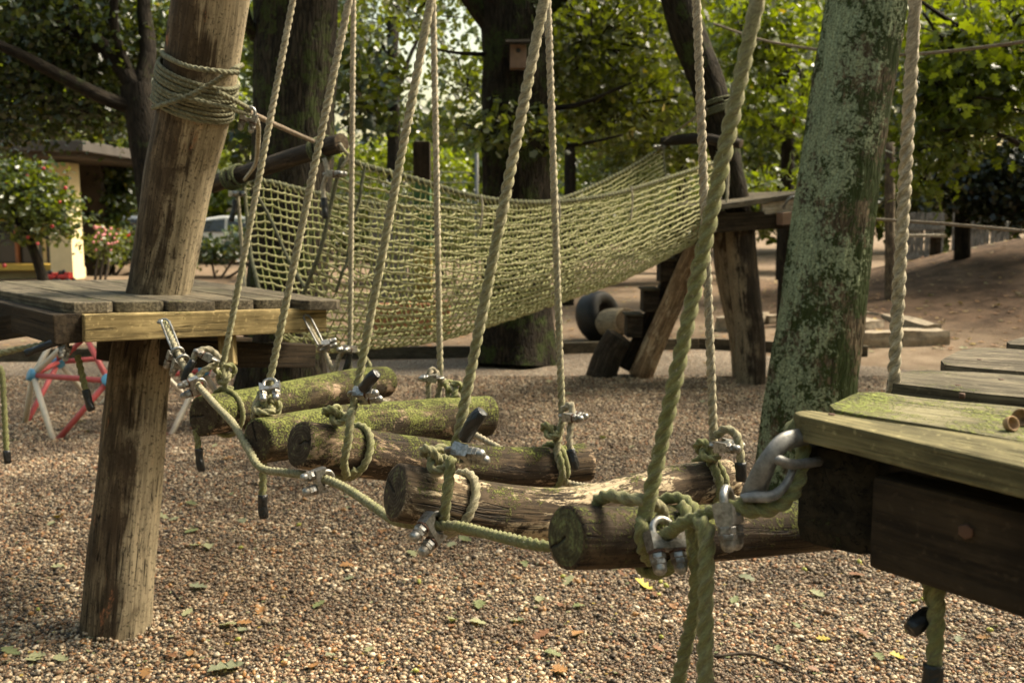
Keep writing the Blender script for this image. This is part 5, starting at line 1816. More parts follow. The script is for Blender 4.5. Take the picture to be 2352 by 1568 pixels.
def bent_plate(name, e1, e2, bulge, thick, parent):
    a_, b_ = resample(e1, 26), resample(e2, 26)
    kk = 9
    V = []
    for i in range(26):
        T = (a_[min(i + 1, 25)] - a_[max(i - 1, 0)]).normalized()
        wv = b_[i] - a_[i]
        nn = T.cross(wv).normalized()
        if nn.y > 0:
            nn = -nn
        for j in range(kk):
            f = j / (kk - 1)
            V.append(a_[i] + wv * f + nn * bulge * math.sin(math.pi * f))
        for j in range(kk):
            f = 1 - j / (kk - 1)
            V.append(a_[i] + wv * f + nn * (bulge * math.sin(math.pi * f) - thick))
    m2 = kk * 2
    F = [(i * m2 + j, i * m2 + (j + 1) % m2, (i + 1) * m2 + (j + 1) % m2, (i + 1) * m2 + j) for i in range(25) for j in range(m2)]
    o = mesh_np(name, V, [np.array(F)], M['steel_matt'], parent)
    return o


bent_plate('upper_arm', [P(1700, 1142, 1.258), P(1722, 1092, 1.248), P(1752, 1042, 1.243), P(1785, 1004, 1.247), P(1815, 989, 1.258), P(1850, 985, 1.28)],
           [P(1756, 1147, 1.264), P(1768, 1112, 1.260), P(1783, 1072, 1.257), P(1799, 1044, 1.26), P(1818, 1030, 1.27), P(1850, 1025, 1.29)], .009, .003, th)
bent_plate('lower_arm', [P(1700, 1134, 1.25), P(1735, 1127, 1.245), P(1772, 1126, 1.245), P(1800, 1102, 1.25), P(1818, 1066, 1.262)],
           [P(1708, 1152, 1.246), P(1745, 1153, 1.240), P(1784, 1148, 1.240), P(1812, 1120, 1.246), P(1830, 1080, 1.258)], .003, .003, th)
rope('seated_rope', [P(1672, 1163, 1.262), P(1715, 1170, 1.258), P(1762, 1170, 1.255), P(1804, 1150, 1.258), P(1832, 1108, 1.268), P(1845, 1050, 1.285), P(1838, 1000, 1.295), P(1810, 975, 1.295)], .0105, th, (1.0, .8))
adopt(th)

# acorn cups left on the deck


def acorn_cup(label, p, s=1.0, rot=0.0):
    V = []; F = []
    ns = 14
    prof = [(.0, -.009), (.004, -.0088), (.0075, -.006), (.0095, 0), (.0092, .003), (.0078, .003), (.0065, -.003), (0.002, -.006)]
    for r, z in prof:
        V += [(r * s * math.cos(k * 2 * math.pi / ns), r * s * math.sin(k * 2 * math.pi / ns), z * s) for k in range(ns)]
    for i in range(len(prof) - 1):
        F += [(i * ns + k, i * ns + (k + 1) % ns, (i + 1) * ns + (k + 1) % ns, (i + 1) * ns + k) for k in range(ns)]
    o = mesh_np('acorn_cup', V, [np.array(F)], M['acorn_cup'])
    o.location = p
    o.rotation_euler = (1.2, .2, rot)
    return tag(o, label, 'acorn cup', 'acorn cups on the near platform')


acorn_cup('round hollow acorn cup lying on the mossy plank', hz(2322, 990) + Vector((0, 0, .009)), 1.0, 0.3)
acorn_cup('acorn cup half hidden behind another at the picture edge', hz(2345, 978) + Vector((0, 0, .010)), 1.2, -.8)

# ------------------------------------------------------------------ net bridge
nb_ = thing('net_bridge', 'sagging rope net tunnel slung between the crossbar and the far platform', 'net bridge', G(1000, 900))
R1 = [P(785, 362, 4.80), P(850, 384, 4.92), P(950, 410, 5.12), P(1100, 453, 5.55), P(1250, 465, 6.1), P(1400, 447, 6.8), P(1520, 413, 7.45), P(1645, 372, 8.1)]
R2 = [P(560, 418, 5.42), P(620, 418, 5.5), P(720, 442, 5.75), P(880, 470, 6.15), P(1050, 478, 6.7), P(1190, 472, 7.3), P(1300, 453, 7.8), P(1420, 400, 8.3), P(1522, 338, 8.75)]
BB = [P(640, 770, 5.02), P(720, 806, 5.1), P(850, 800, 5.35), P(1000, 782, 5.75), P(1150, 738, 6.3), P(1300, 688, 6.95), P(1450, 632, 7.6), P(1590, 560, 8.4)]


NL, NC = 92, 44
r1, r2, bb = resample(R1, NL), resample(R2, NL), resample(BB, NL)
grid = []
rn_ = np.random.default_rng(3)
for i in range(NL):
    dirn = (r1[min(i + 1, NL - 1)] - r1[max(i - 1, 0)]).normalized()
    outn = dirn.cross(Z).normalized()
    if outn.dot(r1[i] - r2[i]) < 0:
        outn = -outn
    f_ = i / (NL - 1)
    bul = .10 + .10 * math.sin(math.pi * f_)
    m1 = r1[i].lerp(bb[i], .58) + outn * bul
    m2_ = r2[i].lerp(bb[i], .58) - outn * bul
    m1b = r1[i].lerp(bb[i], .25) + outn * bul * .5
    m2b = r2[i].lerp(bb[i], .25) - outn * bul * .5
    row = resample([r1[i], m1b, m1, bb[i], m2_, m2b, r2[i]], NC)
    if 0 < i < NL - 1:
        row = [p + Vector(rn_.normal(0, .0035, 3)) for p in row[:1]] + [p + Vector(rn_.normal(0, .0045, 3)) for p in row[1:]]
    grid.append(row)
cordR = .0051


def cord(name, pts, r, parent, moss=.35, ring=5):
    return sweep(name, [Vector(p) for p in pts], lambda i, s, ph: np.full(len(ph), r), M['net_cord'], parent, ring=ring, cap=False, extra={'moss': lambda t: moss})


for j in range(1, NC - 1):
    pts = []
    for i in range(NL):
        p = grid[i][j].copy()
        pts.append(p)
        if i < NL - 1:
            q = (grid[i][j] + grid[i + 1][j]) / 2
            q.z -= .005
            pts.append(q)
    cord('long_cord', pts, cordR * 1.3, nb_, .15 + .4 * rn_.random())
for i in range(NL):
    pts = []
    for j in range(NC):
        p = grid[i][j].copy()
        pts.append(p)
    cord('cross_cord', pts, cordR * .72, nb_, .55 + .5 * rn_.random())
kp = np.array([list(grid[i][j]) for i in range(1, NL - 1) for j in range(1, NC - 1)])
octv = np.array([(1, 0, 0), (-1, 0, 0), (0, 1, 0), (0, -1, 0), (0, 0, 1), (0, 0, -1)], float)
octf = np.array([(0, 2, 4), (2, 1, 4), (1, 3, 4), (3, 0, 4), (2, 0, 5), (1, 2, 5), (3, 1, 5), (0, 3, 5)])
kv = kp[:, None, :] + octv[None] * rn_.uniform(.0055, .0085, (len(kp), 6, 1))
ko = mesh_np('mesh_knots', kv.reshape(-1, 3), [(octf[None] + (np.arange(len(kp)) * 6)[:, None, None]).reshape(-1, 3)], M['net_cord'], nb_, True,
             {'moss': ('FLOAT', np.repeat(rn_.uniform(.1, .8, len(kp)), 6)), 'lc': ('FLOAT_VECTOR', kv.reshape(-1, 3))})
ko['kind'] = 'stuff'
for rr_, lab in ((r1, 'rim_rope'), (r2, 'rim_rope')):
    rope(lab, rr_[::3] + [rr_[-1]], .0145, nb_, (.35, .15), M['rope_dark'], .010, 18)
    # lashing that binds the mesh to the rim rope
    pts = []
    for i in range(NL - 1):
        for k in range(6):
            a = 2 * math.pi * k / 6
            p = rr_[i].lerp(rr_[i + 1], k / 6)
            pts.append(p + Vector((0, math.cos(a), math.sin(a))) * .020 + Vector((0, 0, -.004)))
    cord('rim_lashing', pts, .0055, nb_, .3)
rope('entrance_rope', grid[0], .012, nb_, (.3, .3), M['rope_dark'], .012, 15)
rope('edge_rope', [grid[3][k] + Vector((0, -.01, 0)) for k in range(0, 14)], .009, nb_, (.3, .3), M['rope_dark'], .012, 15)
rope('end_rope', grid[-1], .011, nb_, (.3, .3), M['rope_dark'], .012, 15)
# slack rope inside the entrance and a few hangers on the rim
rope('inner_rope', [P(580, 430, 5.3), P(620, 500, 5.25), P(660, 590, 5.2), P(700, 660, 5.1)], .010, nb_, (.2, .3), M['rope_dark'], .01, 15)
for (u, v, d) in ((1105, 455, 5.55), (1283, 465, 6.2), (1450, 436, 7.0)):
    rope('hanger', [P(u, v - 8, d), P(u + 3, v + 25, d - .01), P(u - 2, v + 70, d - .02)], .008, nb_, (.3, .3), M['rope'], .012, 12)
adopt(nb_)
cbar = log_mesh('crossbar_log', [P(488, 424, 5.42), P(560, 400, 5.28), P(680, 360, 5.02), P(784, 328, 4.78)], [.047, .047, .046, .047], [M['dark_wood'], M['end_brown']], None, 28, .03, 21, .04, .03)
tag(cbar, 'dark log crossbar holding the open near end of the net bridge', 'crossbar')
hl = thing('rope_lashing', 'rope lashing at the lower end of the dark crossbar', 'rope', P(530, 410, 5.35))
cbx = (P(784, 328, 4.78) - P(488, 424, 5.42)).normalized()
for k in range(4):
    loop_round(hl, P(528 + 8 * k, 411 - 2.6 * k, 5.33 - .018 * k), cbx, .057, 1.0, .008, k, .016, .4, mat=M['rope_dark'], name='turn')
rope('drop', [P(545, 440, 5.3), P(552, 520, 5.28), P(560, 620, 5.25), P(562, 660, 5.22)], .012, hl, (.4, .4), M['rope'], .012, 15)
sleeve(hl, [P(540, 460, 5.25), P(537, 485, 5.25), P(530, 508, 5.25)], .014)
adopt(hl)
hl = thing('rope_lashing', 'rope lashing at the raised end of the dark crossbar', 'rope', P(730, 345, 4.9))
for k in range(4):
    loop_round(hl, P(728 + 7 * k, 346 - 2.4 * k, 4.90 - .018 * k), cbx, .057, 1.0, .008, k, .016, .4, mat=M['rope_dark'], name='turn')
rope('drop', [P(745, 365, 4.8), P(752, 395, 4.78), P(742, 430, 4.77), P(746, 470, 4.76)], .013, hl, (.2, .2), M['rope'], .012, 15)
rope('tie', [P(780, 330, 4.76), P(790, 345, 4.76), P(800, 360, 4.78), P(785, 385, 4.78)], .010, hl, (.4, .4), M['rope'], .012, 15)
sleeve(hl, [P(744, 455, 4.74), P(746, 480, 4.74), P(748, 502, 4.74)], .016)
adopt(hl)
clamp('silver clamp beneath the raised crossbar end of the net', P(758, 400, 4.74), Z, Vector((1, -.3, -.1)), 1.5, 'clamps of the net bridge')
clamp('silver clamp beneath the lower crossbar end of the net', P(540, 445, 5.25), Z, Vector((.5, -.6, .3)), 1.4, 'clamps of the net bridge')
clamp('silver clamp at the far corner of the net bridge rim', P(1520, 338, 8.7), Z, Vector((-.8, -.6, .1)), 1.6, 'clamps of the net bridge')

# ------------------------------------------------------------------ far platform and its posts
fp = thing('timber_platform', 'small far platform where the net bridge ends beside the lichen trunk', 'platform', G(1720, 880))
o = P(1640, 476, 8.1); q = P(1850, 446, 8.5)
dv = (q - o).normalized(); pv = dv.cross(Z).normalized()
if pv.y < 0:
    pv = -pv
ln = (q - o).length
for k in range(5):
    a = o + pv * (.0 + .19 * k); b = q + pv * (.0 + .19 * k)
    beam('plank', a, b, .175, .045, M['plank_grey' if k else 'kerb_wood'], fp, ext=.1)
beam('front_beam', P(1650, 512, 8.15), P(1795, 503, 8.42), .10, .15, M['beam_brown'], fp, ext=.1)
beam('rear_beam', P(1650, 512, 8.15) + pv * .7, P(1795, 503, 8.42) + pv * .7, .10, .15, M['beam_dark'], fp, ext=.1)
beam('end_plank', P(1748, 478, 8.28), P(1850, 470, 8.46), .04, .11, M['plank_sunny'], fp)
beam('beam_end', P(1790, 503, 8.3), P(1812, 501, 8.34), .09, .10, M['box_wood'], fp)
tube('eye_bolt', [P(1800, 478, 8.25), P(1808, 462, 8.2), P(1822, 452, 8.2), P(1840, 470, 8.2)], .012, M['steel_matt'], fp, 8, .02)
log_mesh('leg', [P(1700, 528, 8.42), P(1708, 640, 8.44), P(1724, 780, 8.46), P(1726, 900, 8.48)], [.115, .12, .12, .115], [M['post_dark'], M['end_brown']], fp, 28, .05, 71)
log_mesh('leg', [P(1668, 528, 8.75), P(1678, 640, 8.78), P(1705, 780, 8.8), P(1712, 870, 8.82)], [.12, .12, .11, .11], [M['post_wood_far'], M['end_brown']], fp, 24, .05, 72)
adopt(fp)
lpz = log_mesh('log_post', [P(1545, -60, 8.6), P(1575, 60, 8.62), P(1625, 190, 8.65), P(1658, 320, 8.68), P(1690, 460, 8.7), P(1712, 600, 8.75), P(1725, 850, 8.8)], [.15, .155, .15, .125, .11, .11, .11], [M['bark_dark'], M['end_brown']], None, 36, .06, 31, .05, .04, .03)
tag(lpz, 'bent bark covered post rising above the far platform', 'post')
tag(log_mesh('crossbar_log', [P(1520, 326, 8.75), P(1600, 318, 8.55), P(1660, 325, 8.4), P(1702, 331, 8.3)], [.04, .05, .045, .04], [M['dark_wood'], M['end_brown']], None, 20, .05, 33), 'short dark crossbar on the bent post at the far net end', 'crossbar')
hl = thing('rope_lashing', 'thin rope turns round the bent far post', 'rope', P(1640, 255, 8.5))
for k in range(5):
    loop_round(hl, P(1637 + 2.5 * k, 236 + 6 * k, 8.655), P(1658, 320, 8.68) - P(1625, 190, 8.65), .158, 1.0, .010, k, .02, .1, mat=M['rope_dark'], name='turn')
rope('drop', [P(1668, 340, 8.25), P(1672, 400, 8.22), P(1668, 478, 8.2)], .014, hl, (.1, .1), M['rope'], .02, 12)
rope('stay', [P(1525, 325, 8.7), P(1570, 290, 8.6), P(1625, 250, 8.5)], .010, hl, (.1, .1), M['rope_brown'], .02, 12)
adopt(hl)
tag(rope('stay_rope', [P(1640, 55, 8.5), P(1750, 92, 7.8), P(1890, 116, 7.0), P(2000, 126, 6.4), P(2110, 124, 5.9), P(2230, 112, 5.4), P(2380, 92, 5.0), P(2600, 55, 4.6)], .0105, None, (.05, .05), M['rope_brown'], .012, 15), 'overhead rope passing behind the lichen trunk through the bright leaves', 'rope')
tag(rope('stay_rope', [P(1830, 478, 8.2), P(1900, 492, 7.6), P(2010, 503, 6.9), P(2180, 515, 6.2), P(2380, 533, 5.5), P(2600, 550, 5.0)], .0115, None, (.0, .0), M['rope_brown'], .012, 15), 'low rope stretched from the far platform across the earth mound', 'rope')

# stepped log ladder
sl = thing('step_ladder', 'leaning split log ladder with square steps under the net bridge', 'ladder', G(1420, 858))
tube('rail', [P(1470, 866, 8.80), P(1502, 790, 8.76), P(1542, 700, 8.72), P(1582, 605, 8.68), P(1622, 520, 8.65)], [.105, .10, .095, .09, .085], M['ladder_wood'], sl, 24, .05)
beam('rail', P(1440, 850, 8.95), P(1585, 560, 8.80), .10, .17, M['dark_wood'], sl, up=Vector((-.8, 0, .6)), bev=.02)
for (u, v) in ((1455, 748), (1492, 690), (1530, 622)):
    box('step', P(u, v, 8.86), X, Y, Z, .07, .12, .095, M['dark_wood'], sl, .012)
    box('tread', P(u - 2, v, 8.86) + Vector((0, 0, .107)), X, Y, Z, .08, .14, .011, M['kerb_wood'], sl, .004)
log_mesh('foot', [P(1378, 872, 8.88), P(1398, 815, 8.84), P(1422, 772, 8.80)], [.13, .13, .12], [M['dark_wood'], M['end_brown']], sl, 24, .04, 61, .05)
adopt(sl)

# tyre and log drum
ty = thing('tyre', 'old black tyre standing on edge on the path', 'tyre', G(1370, 782))
c = P(1374, 726, 11.5)
axd2 = Vector((.72, -.62, .24)).normalized()
e1 = (Z - axd2 * Z.dot(axd2)).normalized(); e2 = axd2.cross(e1)
V = []; F = []
nr, npf_ = 40, 14
for i in range(nr):
    a = 2 * math.pi * i / nr
    rd = e1 * math.cos(a) + e2 * math.sin(a)
    for j in range(npf_):
        b = 2 * math.pi * j / npf_
        cx, cy = math.cos(b), math.sin(b)
        px = math.copysign(abs(cx) ** .65, cx) * .15
        pr = .205 + math.copysign(abs(cy) ** .8, cy) * .082
        V.append(c + rd * pr + axd2 * px)
for i in range(nr):
    for j in range(npf_):
        F.append((i * npf_ + j, i * npf_ + (j + 1) % npf_, ((i + 1) % nr) * npf_ + (j + 1) % npf_, ((i + 1) % nr) * npf_ + j))
mesh_np('casing', V, [np.array(F)], M['tyre_rubber'], ty)
adopt(ty)
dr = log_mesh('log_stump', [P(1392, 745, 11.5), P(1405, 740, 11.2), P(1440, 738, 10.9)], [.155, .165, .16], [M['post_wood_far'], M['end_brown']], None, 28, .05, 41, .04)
tag(dr, 'short brown log lying against the old tyre', 'log')
# stone edging


def stone(label, a, b, w, h, z0=0.0):
    a = Vector(a); b = Vector(b); a.z = z0; b.z = z0
    bm = bmesh.new()
    bmesh.ops.create_cube(bm, size=2.0)
    bmesh.ops.subdivide_edges(bm, edges=list(bm.edges), cuts=4, use_grid_fill=True)
    ax = (b - a).normalized(); ay = Z.cross(ax); L_ = (b - a).length / 2
    c = (a + b) / 2
    sd_ = random.random() * 20
    for v in bm.verts:
        p = v.co
        k = 1 - .10 * max(abs(p.x), abs(p.y)) ** 8 * (p.z > .5) - .05 * (abs(p.x) ** 6)
        q = Vector((p.x * L_ * (.99), p.y * w / 2 * k, p.z * h / 2))
        q += Vector((mn.noise(p * 1.3 + Vector((sd_, 0, 0))), mn.noise(p * 1.3 + Vector((0, sd_, 0))), mn.noise(p * 1.3 + Vector((0, 0, sd_))))) * .02
        v.co = c + ax * q.x + ay * q.y + Z * (q.z + h / 2 - .01)
    me = bpy.data.meshes.new('edging_stone'); bm.to_mesh(me); bm.free()
    me.materials.append(M['stone'])
    me.polygons.foreach_set('use_smooth', [True] * len(me.polygons))
    me.set_sharp_from_angle(angle=math.radians(50))
    o = link(bpy.data.objects.new('edging_stone', me))
    return tag(o, label, 'stone', 'sandstone blocks edging the mound')


stone('front sandstone block just right of the lichen trunk', G(1955, 800), G(2050, 798), .28, .19)
stone('sandstone block at the outer corner of the edging', G(2056, 798), G(2165, 796), .30, .20)
stone('long sandstone block slanting back from the corner block', G(2140, 780), G(2040, 752), .26, .18)
stone('rear sandstone block where the slanting row meets the trunk', G(2032, 750), G(1945, 735), .26, .18)
stone('inner sandstone block behind the front edging stone', G(1960, 768), G(2010, 764), .3, .18)
stone('sandstone block tilted behind the far platform post', G(1665, 765), G(1745, 750), .3, .2)
stone('sandstone block between the far post and the lichen trunk', G(1750, 752), G(1820, 748), .3, .17)

# ------------------------------------------------------------------ geodesic climbing frame
cf = thing('climbing_frame', 'red and cream tube climbing dome with blue hubs below the far platform', 'climbing frame', (-2.68, 6.85, 0))
cc = Vector((-2.68, 6.88, 0))
ph0 = math.radians(-80)
mid = [cc + Vector((.62 * math.cos(ph0 + k * math.pi / 3), .62 * math.sin(ph0 + k * math.pi / 3), .37)) for k in range(6)]
grd = [cc + Vector((.70 * math.cos(ph0 + (k + .5) * math.pi / 3), .70 * math.sin(ph0 + (k + .5) * math.pi / 3), -.03)) for k in range(6)]
upn = [cc + Vector((.42 * math.cos(ph0 + (k + .5) * math.pi / 3), .42 * math.sin(ph0 + (k + .5) * math.pi / 3), .68)) for k in range(6)]
apx = cc + Vector((0, 0, .80))


def rod(a, b, m):
    return tube('tube', [a, b], .0185, M[m], cf, 10)


for k in range(6):
    k2 = (k + 1) % 6
    rod(mid[k], mid[k2], 'red_tube')
    rod(mid[k], grd[k], 'cream_tube' if k % 2 else 'red_tube')
    rod(mid[k], grd[k - 1], 'cream_tube' if k != 0 else 'red_tube')
    rod(mid[k], upn[k], 'red_tube' if k % 2 == 0 else 'cream_tube')
    rod(mid[k], upn[k - 1], 'cream_tube' if k % 2 else 'red_tube')
    rod(upn[k], upn[k2], 'red_tube')
    rod(upn[k], apx, 'cream_tube')
for p in mid + upn + [apx]:
    n_ = (p - cc - Vector((0, 0, .1))).normalized()
    tube('hub', [p - n_ * .03, p + n_ * .03], .040, M['blue_hub'], cf, 14)
adopt(cf)

# ------------------------------------------------------------------ nest box on the oak
nbx = thing('nest_box', 'weathered wooden nest box fixed high on the dark oak trunk', 'nest box', P(1188, 165, 9.2))
c = P(1190, 132, 9.18)
box('body', c, X, Y, Z, .075, .07, .105, M['box_wood'], nbx, .006)
box('roof', c + Vector((0, -.03, .135)), X, Vector((0, 1, .25)), Vector((0, -.25, 1)), .115, .12, .012, M['dark_wood'], nbx, .004)
tube('entrance_hole', [c + Vector((0, -.0712, .05)), c + Vector((0, -.0722, .05))], .022, M['black_plastic'], nbx, 16)
adopt(nbx)

# ------------------------------------------------------------------ things seen through the net
tot = thing('painted_post', 'tall upright post painted brown green and ochre behind the net', 'post', gp(974, 12.6))
base = gp(974, 12.6)
tp_ = P(974, 330, 12.6)
for z0, z1, m in ((-.1, 1.05, 'paint_ochre'), (1.05, 1.85, 'paint_green'), (1.85, tp_.z, 'beam_brown')):
    box('section', Vector((base.x, base.y, (z0 + z1) / 2)), Z, X, Y, (z1 - z0) / 2, .105, .09, M[m], tot, .015)
adopt(tot)
for k in range(6):
    u = 862 + 22 * k
    b = gp(u, 13.0)
    tag(box('palisade_board', Vector((b.x, b.y, .78 + .04 * math.sin(k * 2.1))), Z, X, Y, .80, .055, .02, M['board_grey'], None, .008),
        ['grey palisade board farthest from the painted post', 'second grey palisade board of the row behind the net', 'third grey palisade board of the row behind the net', 'fourth grey palisade board of the row behind the net', 'fifth grey palisade board, two short of the painted post', 'grey palisade board touching the painted post'][k], 'board', 'grey palisade boards behind the net')
for k in range(4):
    b = gp(880 + 45 * k, 12.0)
    tag(box('low_board', Vector((b.x, b.y, .18)), Z, X, Y, .20 + .03 * (k % 2), .10, .05, M['board_terracotta'], None, .01),
        ['low terracotta board stub farthest from the oak', 'second terracotta board stub behind the netting', 'third terracotta board stub behind the netting', 'terracotta board stub nearest the oak'][k], 'board', 'terracotta board stubs behind the net')
wf = thing('wire_fence', 'thin galvanised post and wire fence left of the oak', 'fence', gp(1095, 17))
b = gp(1095, 17)
tube('post', [Vector((b.x, b.y, -.1)), P(1095, 352, 17)], .035, M['steel_matt'], wf, 10)
b2 = gp(700, 17)
tube('post', [Vector((b2.x, b2.y, -.1)), Vector((b2.x, b2.y, P(1095, 352, 17).z))], .035, M['steel_matt'], wf, 10)
for v in (396, 420, 445, 470, 500, 530):
    q = P(1095, v, 17)
    tube('wire', [q, Vector((b2.x, b2.y, q.z))], .008, M['steel_matt'], wf, 6)
adopt(wf)
pst = gp(2042, 14.0); pst.z = float(ground_h(pst.x, pst.y)) - .1
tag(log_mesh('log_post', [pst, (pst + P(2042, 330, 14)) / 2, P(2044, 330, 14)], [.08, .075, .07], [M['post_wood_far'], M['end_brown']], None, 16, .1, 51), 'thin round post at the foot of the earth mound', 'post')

# grey fence panels on the mound
for (ua, ub, lab) in ((2080, 2122, 'grey fence panel nearest the pale rope on the mound'), (2124, 2168, 'second grey fence panel from the pale rope'), (2186, 2228, 'grey fence panel right of the gap in the fence'),
                      (2230, 2272, 'grey fence panel with two rails before the yew'), (2275, 2318, 'darkest grey fence panel under the yew')):
    a = P(ua, 540, 20); b = P(ub, 540, 20)
    zg = float(ground_h(np.array((a.x + b.x) / 2), np.array(a.y)))
    r = thing('fence_panel', lab, 'fence panel', ((a.x + b.x) / 2, a.y, zg), 'grey fence panels on the mound')
    n_ = 4
    zt_ = P(ua, 500, 20).z
    for k in range(n_):
        x0 = a.x + (b.x - a.x) * k / n_; x1_ = a.x + (b.x - a.x) * (k + 1) / n_
        box('board', Vector(((x0 + x1_) / 2, a.y, (zt_ + zg) / 2)), Z, X, Y, (zt_ - zg) / 2 + .1, (x1_ - x0) / 2 - .006, .012, M['board_grey'], r, .004)
    for zz_ in (.25, .8):
        box('rail', Vector(((a.x + b.x) / 2, a.y - .03, zg + (zt_ - zg) * zz_)), X, Y, Z, (b.x - a.x) / 2, .02, .04, M['board_grey'], r, .004)
    adopt(r)
bn = thing('bench', 'low dark bench with pale seat in front of the grey fence', 'bench', gp(2100, 17.5))
a = P(2040, 556, 17.5); b = P(2165, 562, 17.5)
zg = float(ground_h(np.array((a.x + b.x) / 2), np.array(a.y)))
beam('seat', (a.x, a.y, zg + .40), (b.x, b.y, zg + .40), .30, .05, M['plank_sunny'], bn)
for x_ in (a.x + .12, b.x - .12):
    box('leg', (x_, a.y, zg + .17), X, Y, Z, .05, .12, .2, M['dark_wood'], bn)
adopt(bn)

# ------------------------------------------------------------------ building
bd = thing('low_building', 'low cream building with wide flat roof at the left edge', 'building', (-10.5, 23, 0))
wy = 22.6
cx0 = (175 - 1176) / FPX * 22.8
box('pillar', (cx0, 22.4, 1.30), Z, X, Y, 1.30, .25, .30, M['render_cream'], bd, .02)
box('back_wall', (cx0 - 3.2, 24.6, 1.3), Z, X, Y, 1.35, 3.2, .12, M['soffit_brown'], bd, .01)  # dark colour stands in for the shadow under the roof
box('inner_wall', (cx0 - 1.02, 23.4, 1.3), Z, X, Y, 1.3, .13, .10, M['render_cream'], bd, .01)
rz_ = P(150, 380, 21.5).z
box('roof', (cx0 - 2.9, 23.2, 2.86), X, Y, Z, 4.1, 2.5, .11, M['roof_dark'], bd, .02)
box('soffit', (cx0 - 2.9, 23.2, 2.70), X, Y, Z, 3.9, 2.3, .05, M['soffit_brown'], bd, .01)
for k in range(5):
    xx = cx0 - .45 - .55 * k
    wdw = box('window', (xx - .24, 23.35, 1.35), Z, X, Y, 1.05, .21, .02, M['glass_dark'], bd, .004)
    box('mullion', (xx, 23.3, 1.3), Z, X, Y, 1.3, .035, .05, M['frame_grey' if k < 2 else 'frame_rust'], bd, .006)
box('sill', (cx0 - 1.6, 22.9, .28), X, Y, Z, 1.5, .3, .07, M['bench_yellow'], bd, .02)
box('plinth', (cx0 - 1.6, 23.25, .12), X, Y, Z, 1.6, .1, .14, M['render_cream'], bd, .01)
adopt(bd)
# ride-on toy
for (u, lab, s) in ((158, 'small red ride-on toy tractor by the cream pillar', .62), (128, 'second red ride-on toy half behind the crab apple stem', .6)):
    b = gp(u, 21.2)
    r = thing('ride_on_toy', lab, 'toy', b, 'ride-on toys by the pillar')
    box('body', b + Vector((0, 0, .26 * s)), X, Y, Z, .22 * s, .12, .08 * s, M['toy_red'], r, .04)
    box('bonnet', b + Vector((.12 * s, 0, .36 * s)), X, Y, Z, .10 * s, .09, .06 * s, M['toy_red'], r, .03)
    box('seat', b + Vector((-.12 * s, 0, .40 * s)), X, Y, Z, .06 * s, .09, .07 * s, M['black_plastic'], r, .02)
    tube('steering_wheel', [b + Vector((.0, 0, .38 * s)), b + Vector((-.03, 0, .50 * s))], .05 * s, M['black_plastic'], r, 10)
    for sx in (-.15, .16):
        for sy in (-.14, .14):
            q = b + Vector((sx * s, sy, .11 * s))
            tube('wheel', [q - Y * .03, q + Y * .03], .11 * s, M['black_plastic'], r, 16)
    adopt(r)


def car(label, u, d, paint, turn=0.0):
    b = gp(u, d)
    r = thing('parked_car', label, 'car', (b.x, b.y, 0), 'cars parked behind the hedge')
    prof = [(-2.1, .35), (-2.12, .62), (-2.0, .82), (-1.5, .93), (-.85, 1.36), (-.2, 1.46), (.7, 1.45), (1.35, 1.30), (1.95, .98), (2.08, .85), (2.1, .45), (2.0, .30), (-1.9, .26)]
    V = []; F = []
    secs = [(-.82, .93), (-.80, 1.0), (-.4, 1.02), (.4, 1.02), (.80, 1.0), (.82, .93)]
    n = len(prof)
    for y, k in secs:
        for x, z in prof:
            yy = y * (1 - .22 * max(0, (z - .9) / .55))
            V.append((x * (1 if abs(y) < .8 else .985), yy, .3 + (z - .3) * (k if abs(y) > .79 else 1)))
    for s_ in range(len(secs) - 1):
        for i in range(n):
            F.append((s_ * n + i, s_ * n + (i + 1) % n, (s_ + 1) * n + (i + 1) % n, (s_ + 1) * n + i))
    mb = MB(); mb.add(V, F + [list(range(n))[::-1], [(len(secs) - 1) * n + i for i in range(n)]], True)
    mb.build('body', M[paint], r)
    for sgn in (-1, 1):
        for gl in ([(-1.30, .98), (-.80, 1.30), (-.10, 1.36), (-.10, .98)], [(0.0, .98), (0.0, 1.36), (.62, 1.35), (.72, .98)], [(.82, .99), (.74, 1.32), (1.20, 1.24), (1.50, 1.02)]):
            mb = MB()
            q = [(x, sgn * (.826 * (1 - .22 * max(0, (z - .9) / .55)) + .004), z) for x, z in gl]
            q2 = [(x, y_ - sgn * .03, z) for x, y_, z in q]
            mb.add(q + q2, [[0, 1, 2, 3], [7, 6, 5, 4], [0, 4, 5, 1], [1, 5, 6, 2], [2, 6, 7, 3], [3, 7, 4, 0]])
            mb.build('side_window', M['glass_dark'], r)
        for x in (-1.3, 1.32):
            w_ = tube('wheel', [Vector((x, sgn * .62, .31)), Vector((x, sgn * .84, .31))], .31, M['tyre_rubber'], r, 20)
            tube('hubcap', [Vector((x, sgn * .842, .31)), Vector((x, sgn * .852, .31))], .19, M['hub_metal'], w_, 16)
        box('headlight', (-2.09, sgn * .6, .70), X, Y, Z, .04, .16, .06, M['lamp_white'], r, .01)
        box('tail_light', (2.05, sgn * .62, .82), X, Y, Z, .04, .13, .07, M['lamp_red'], r, .01)
    r.rotation_euler.z = turn
    return r


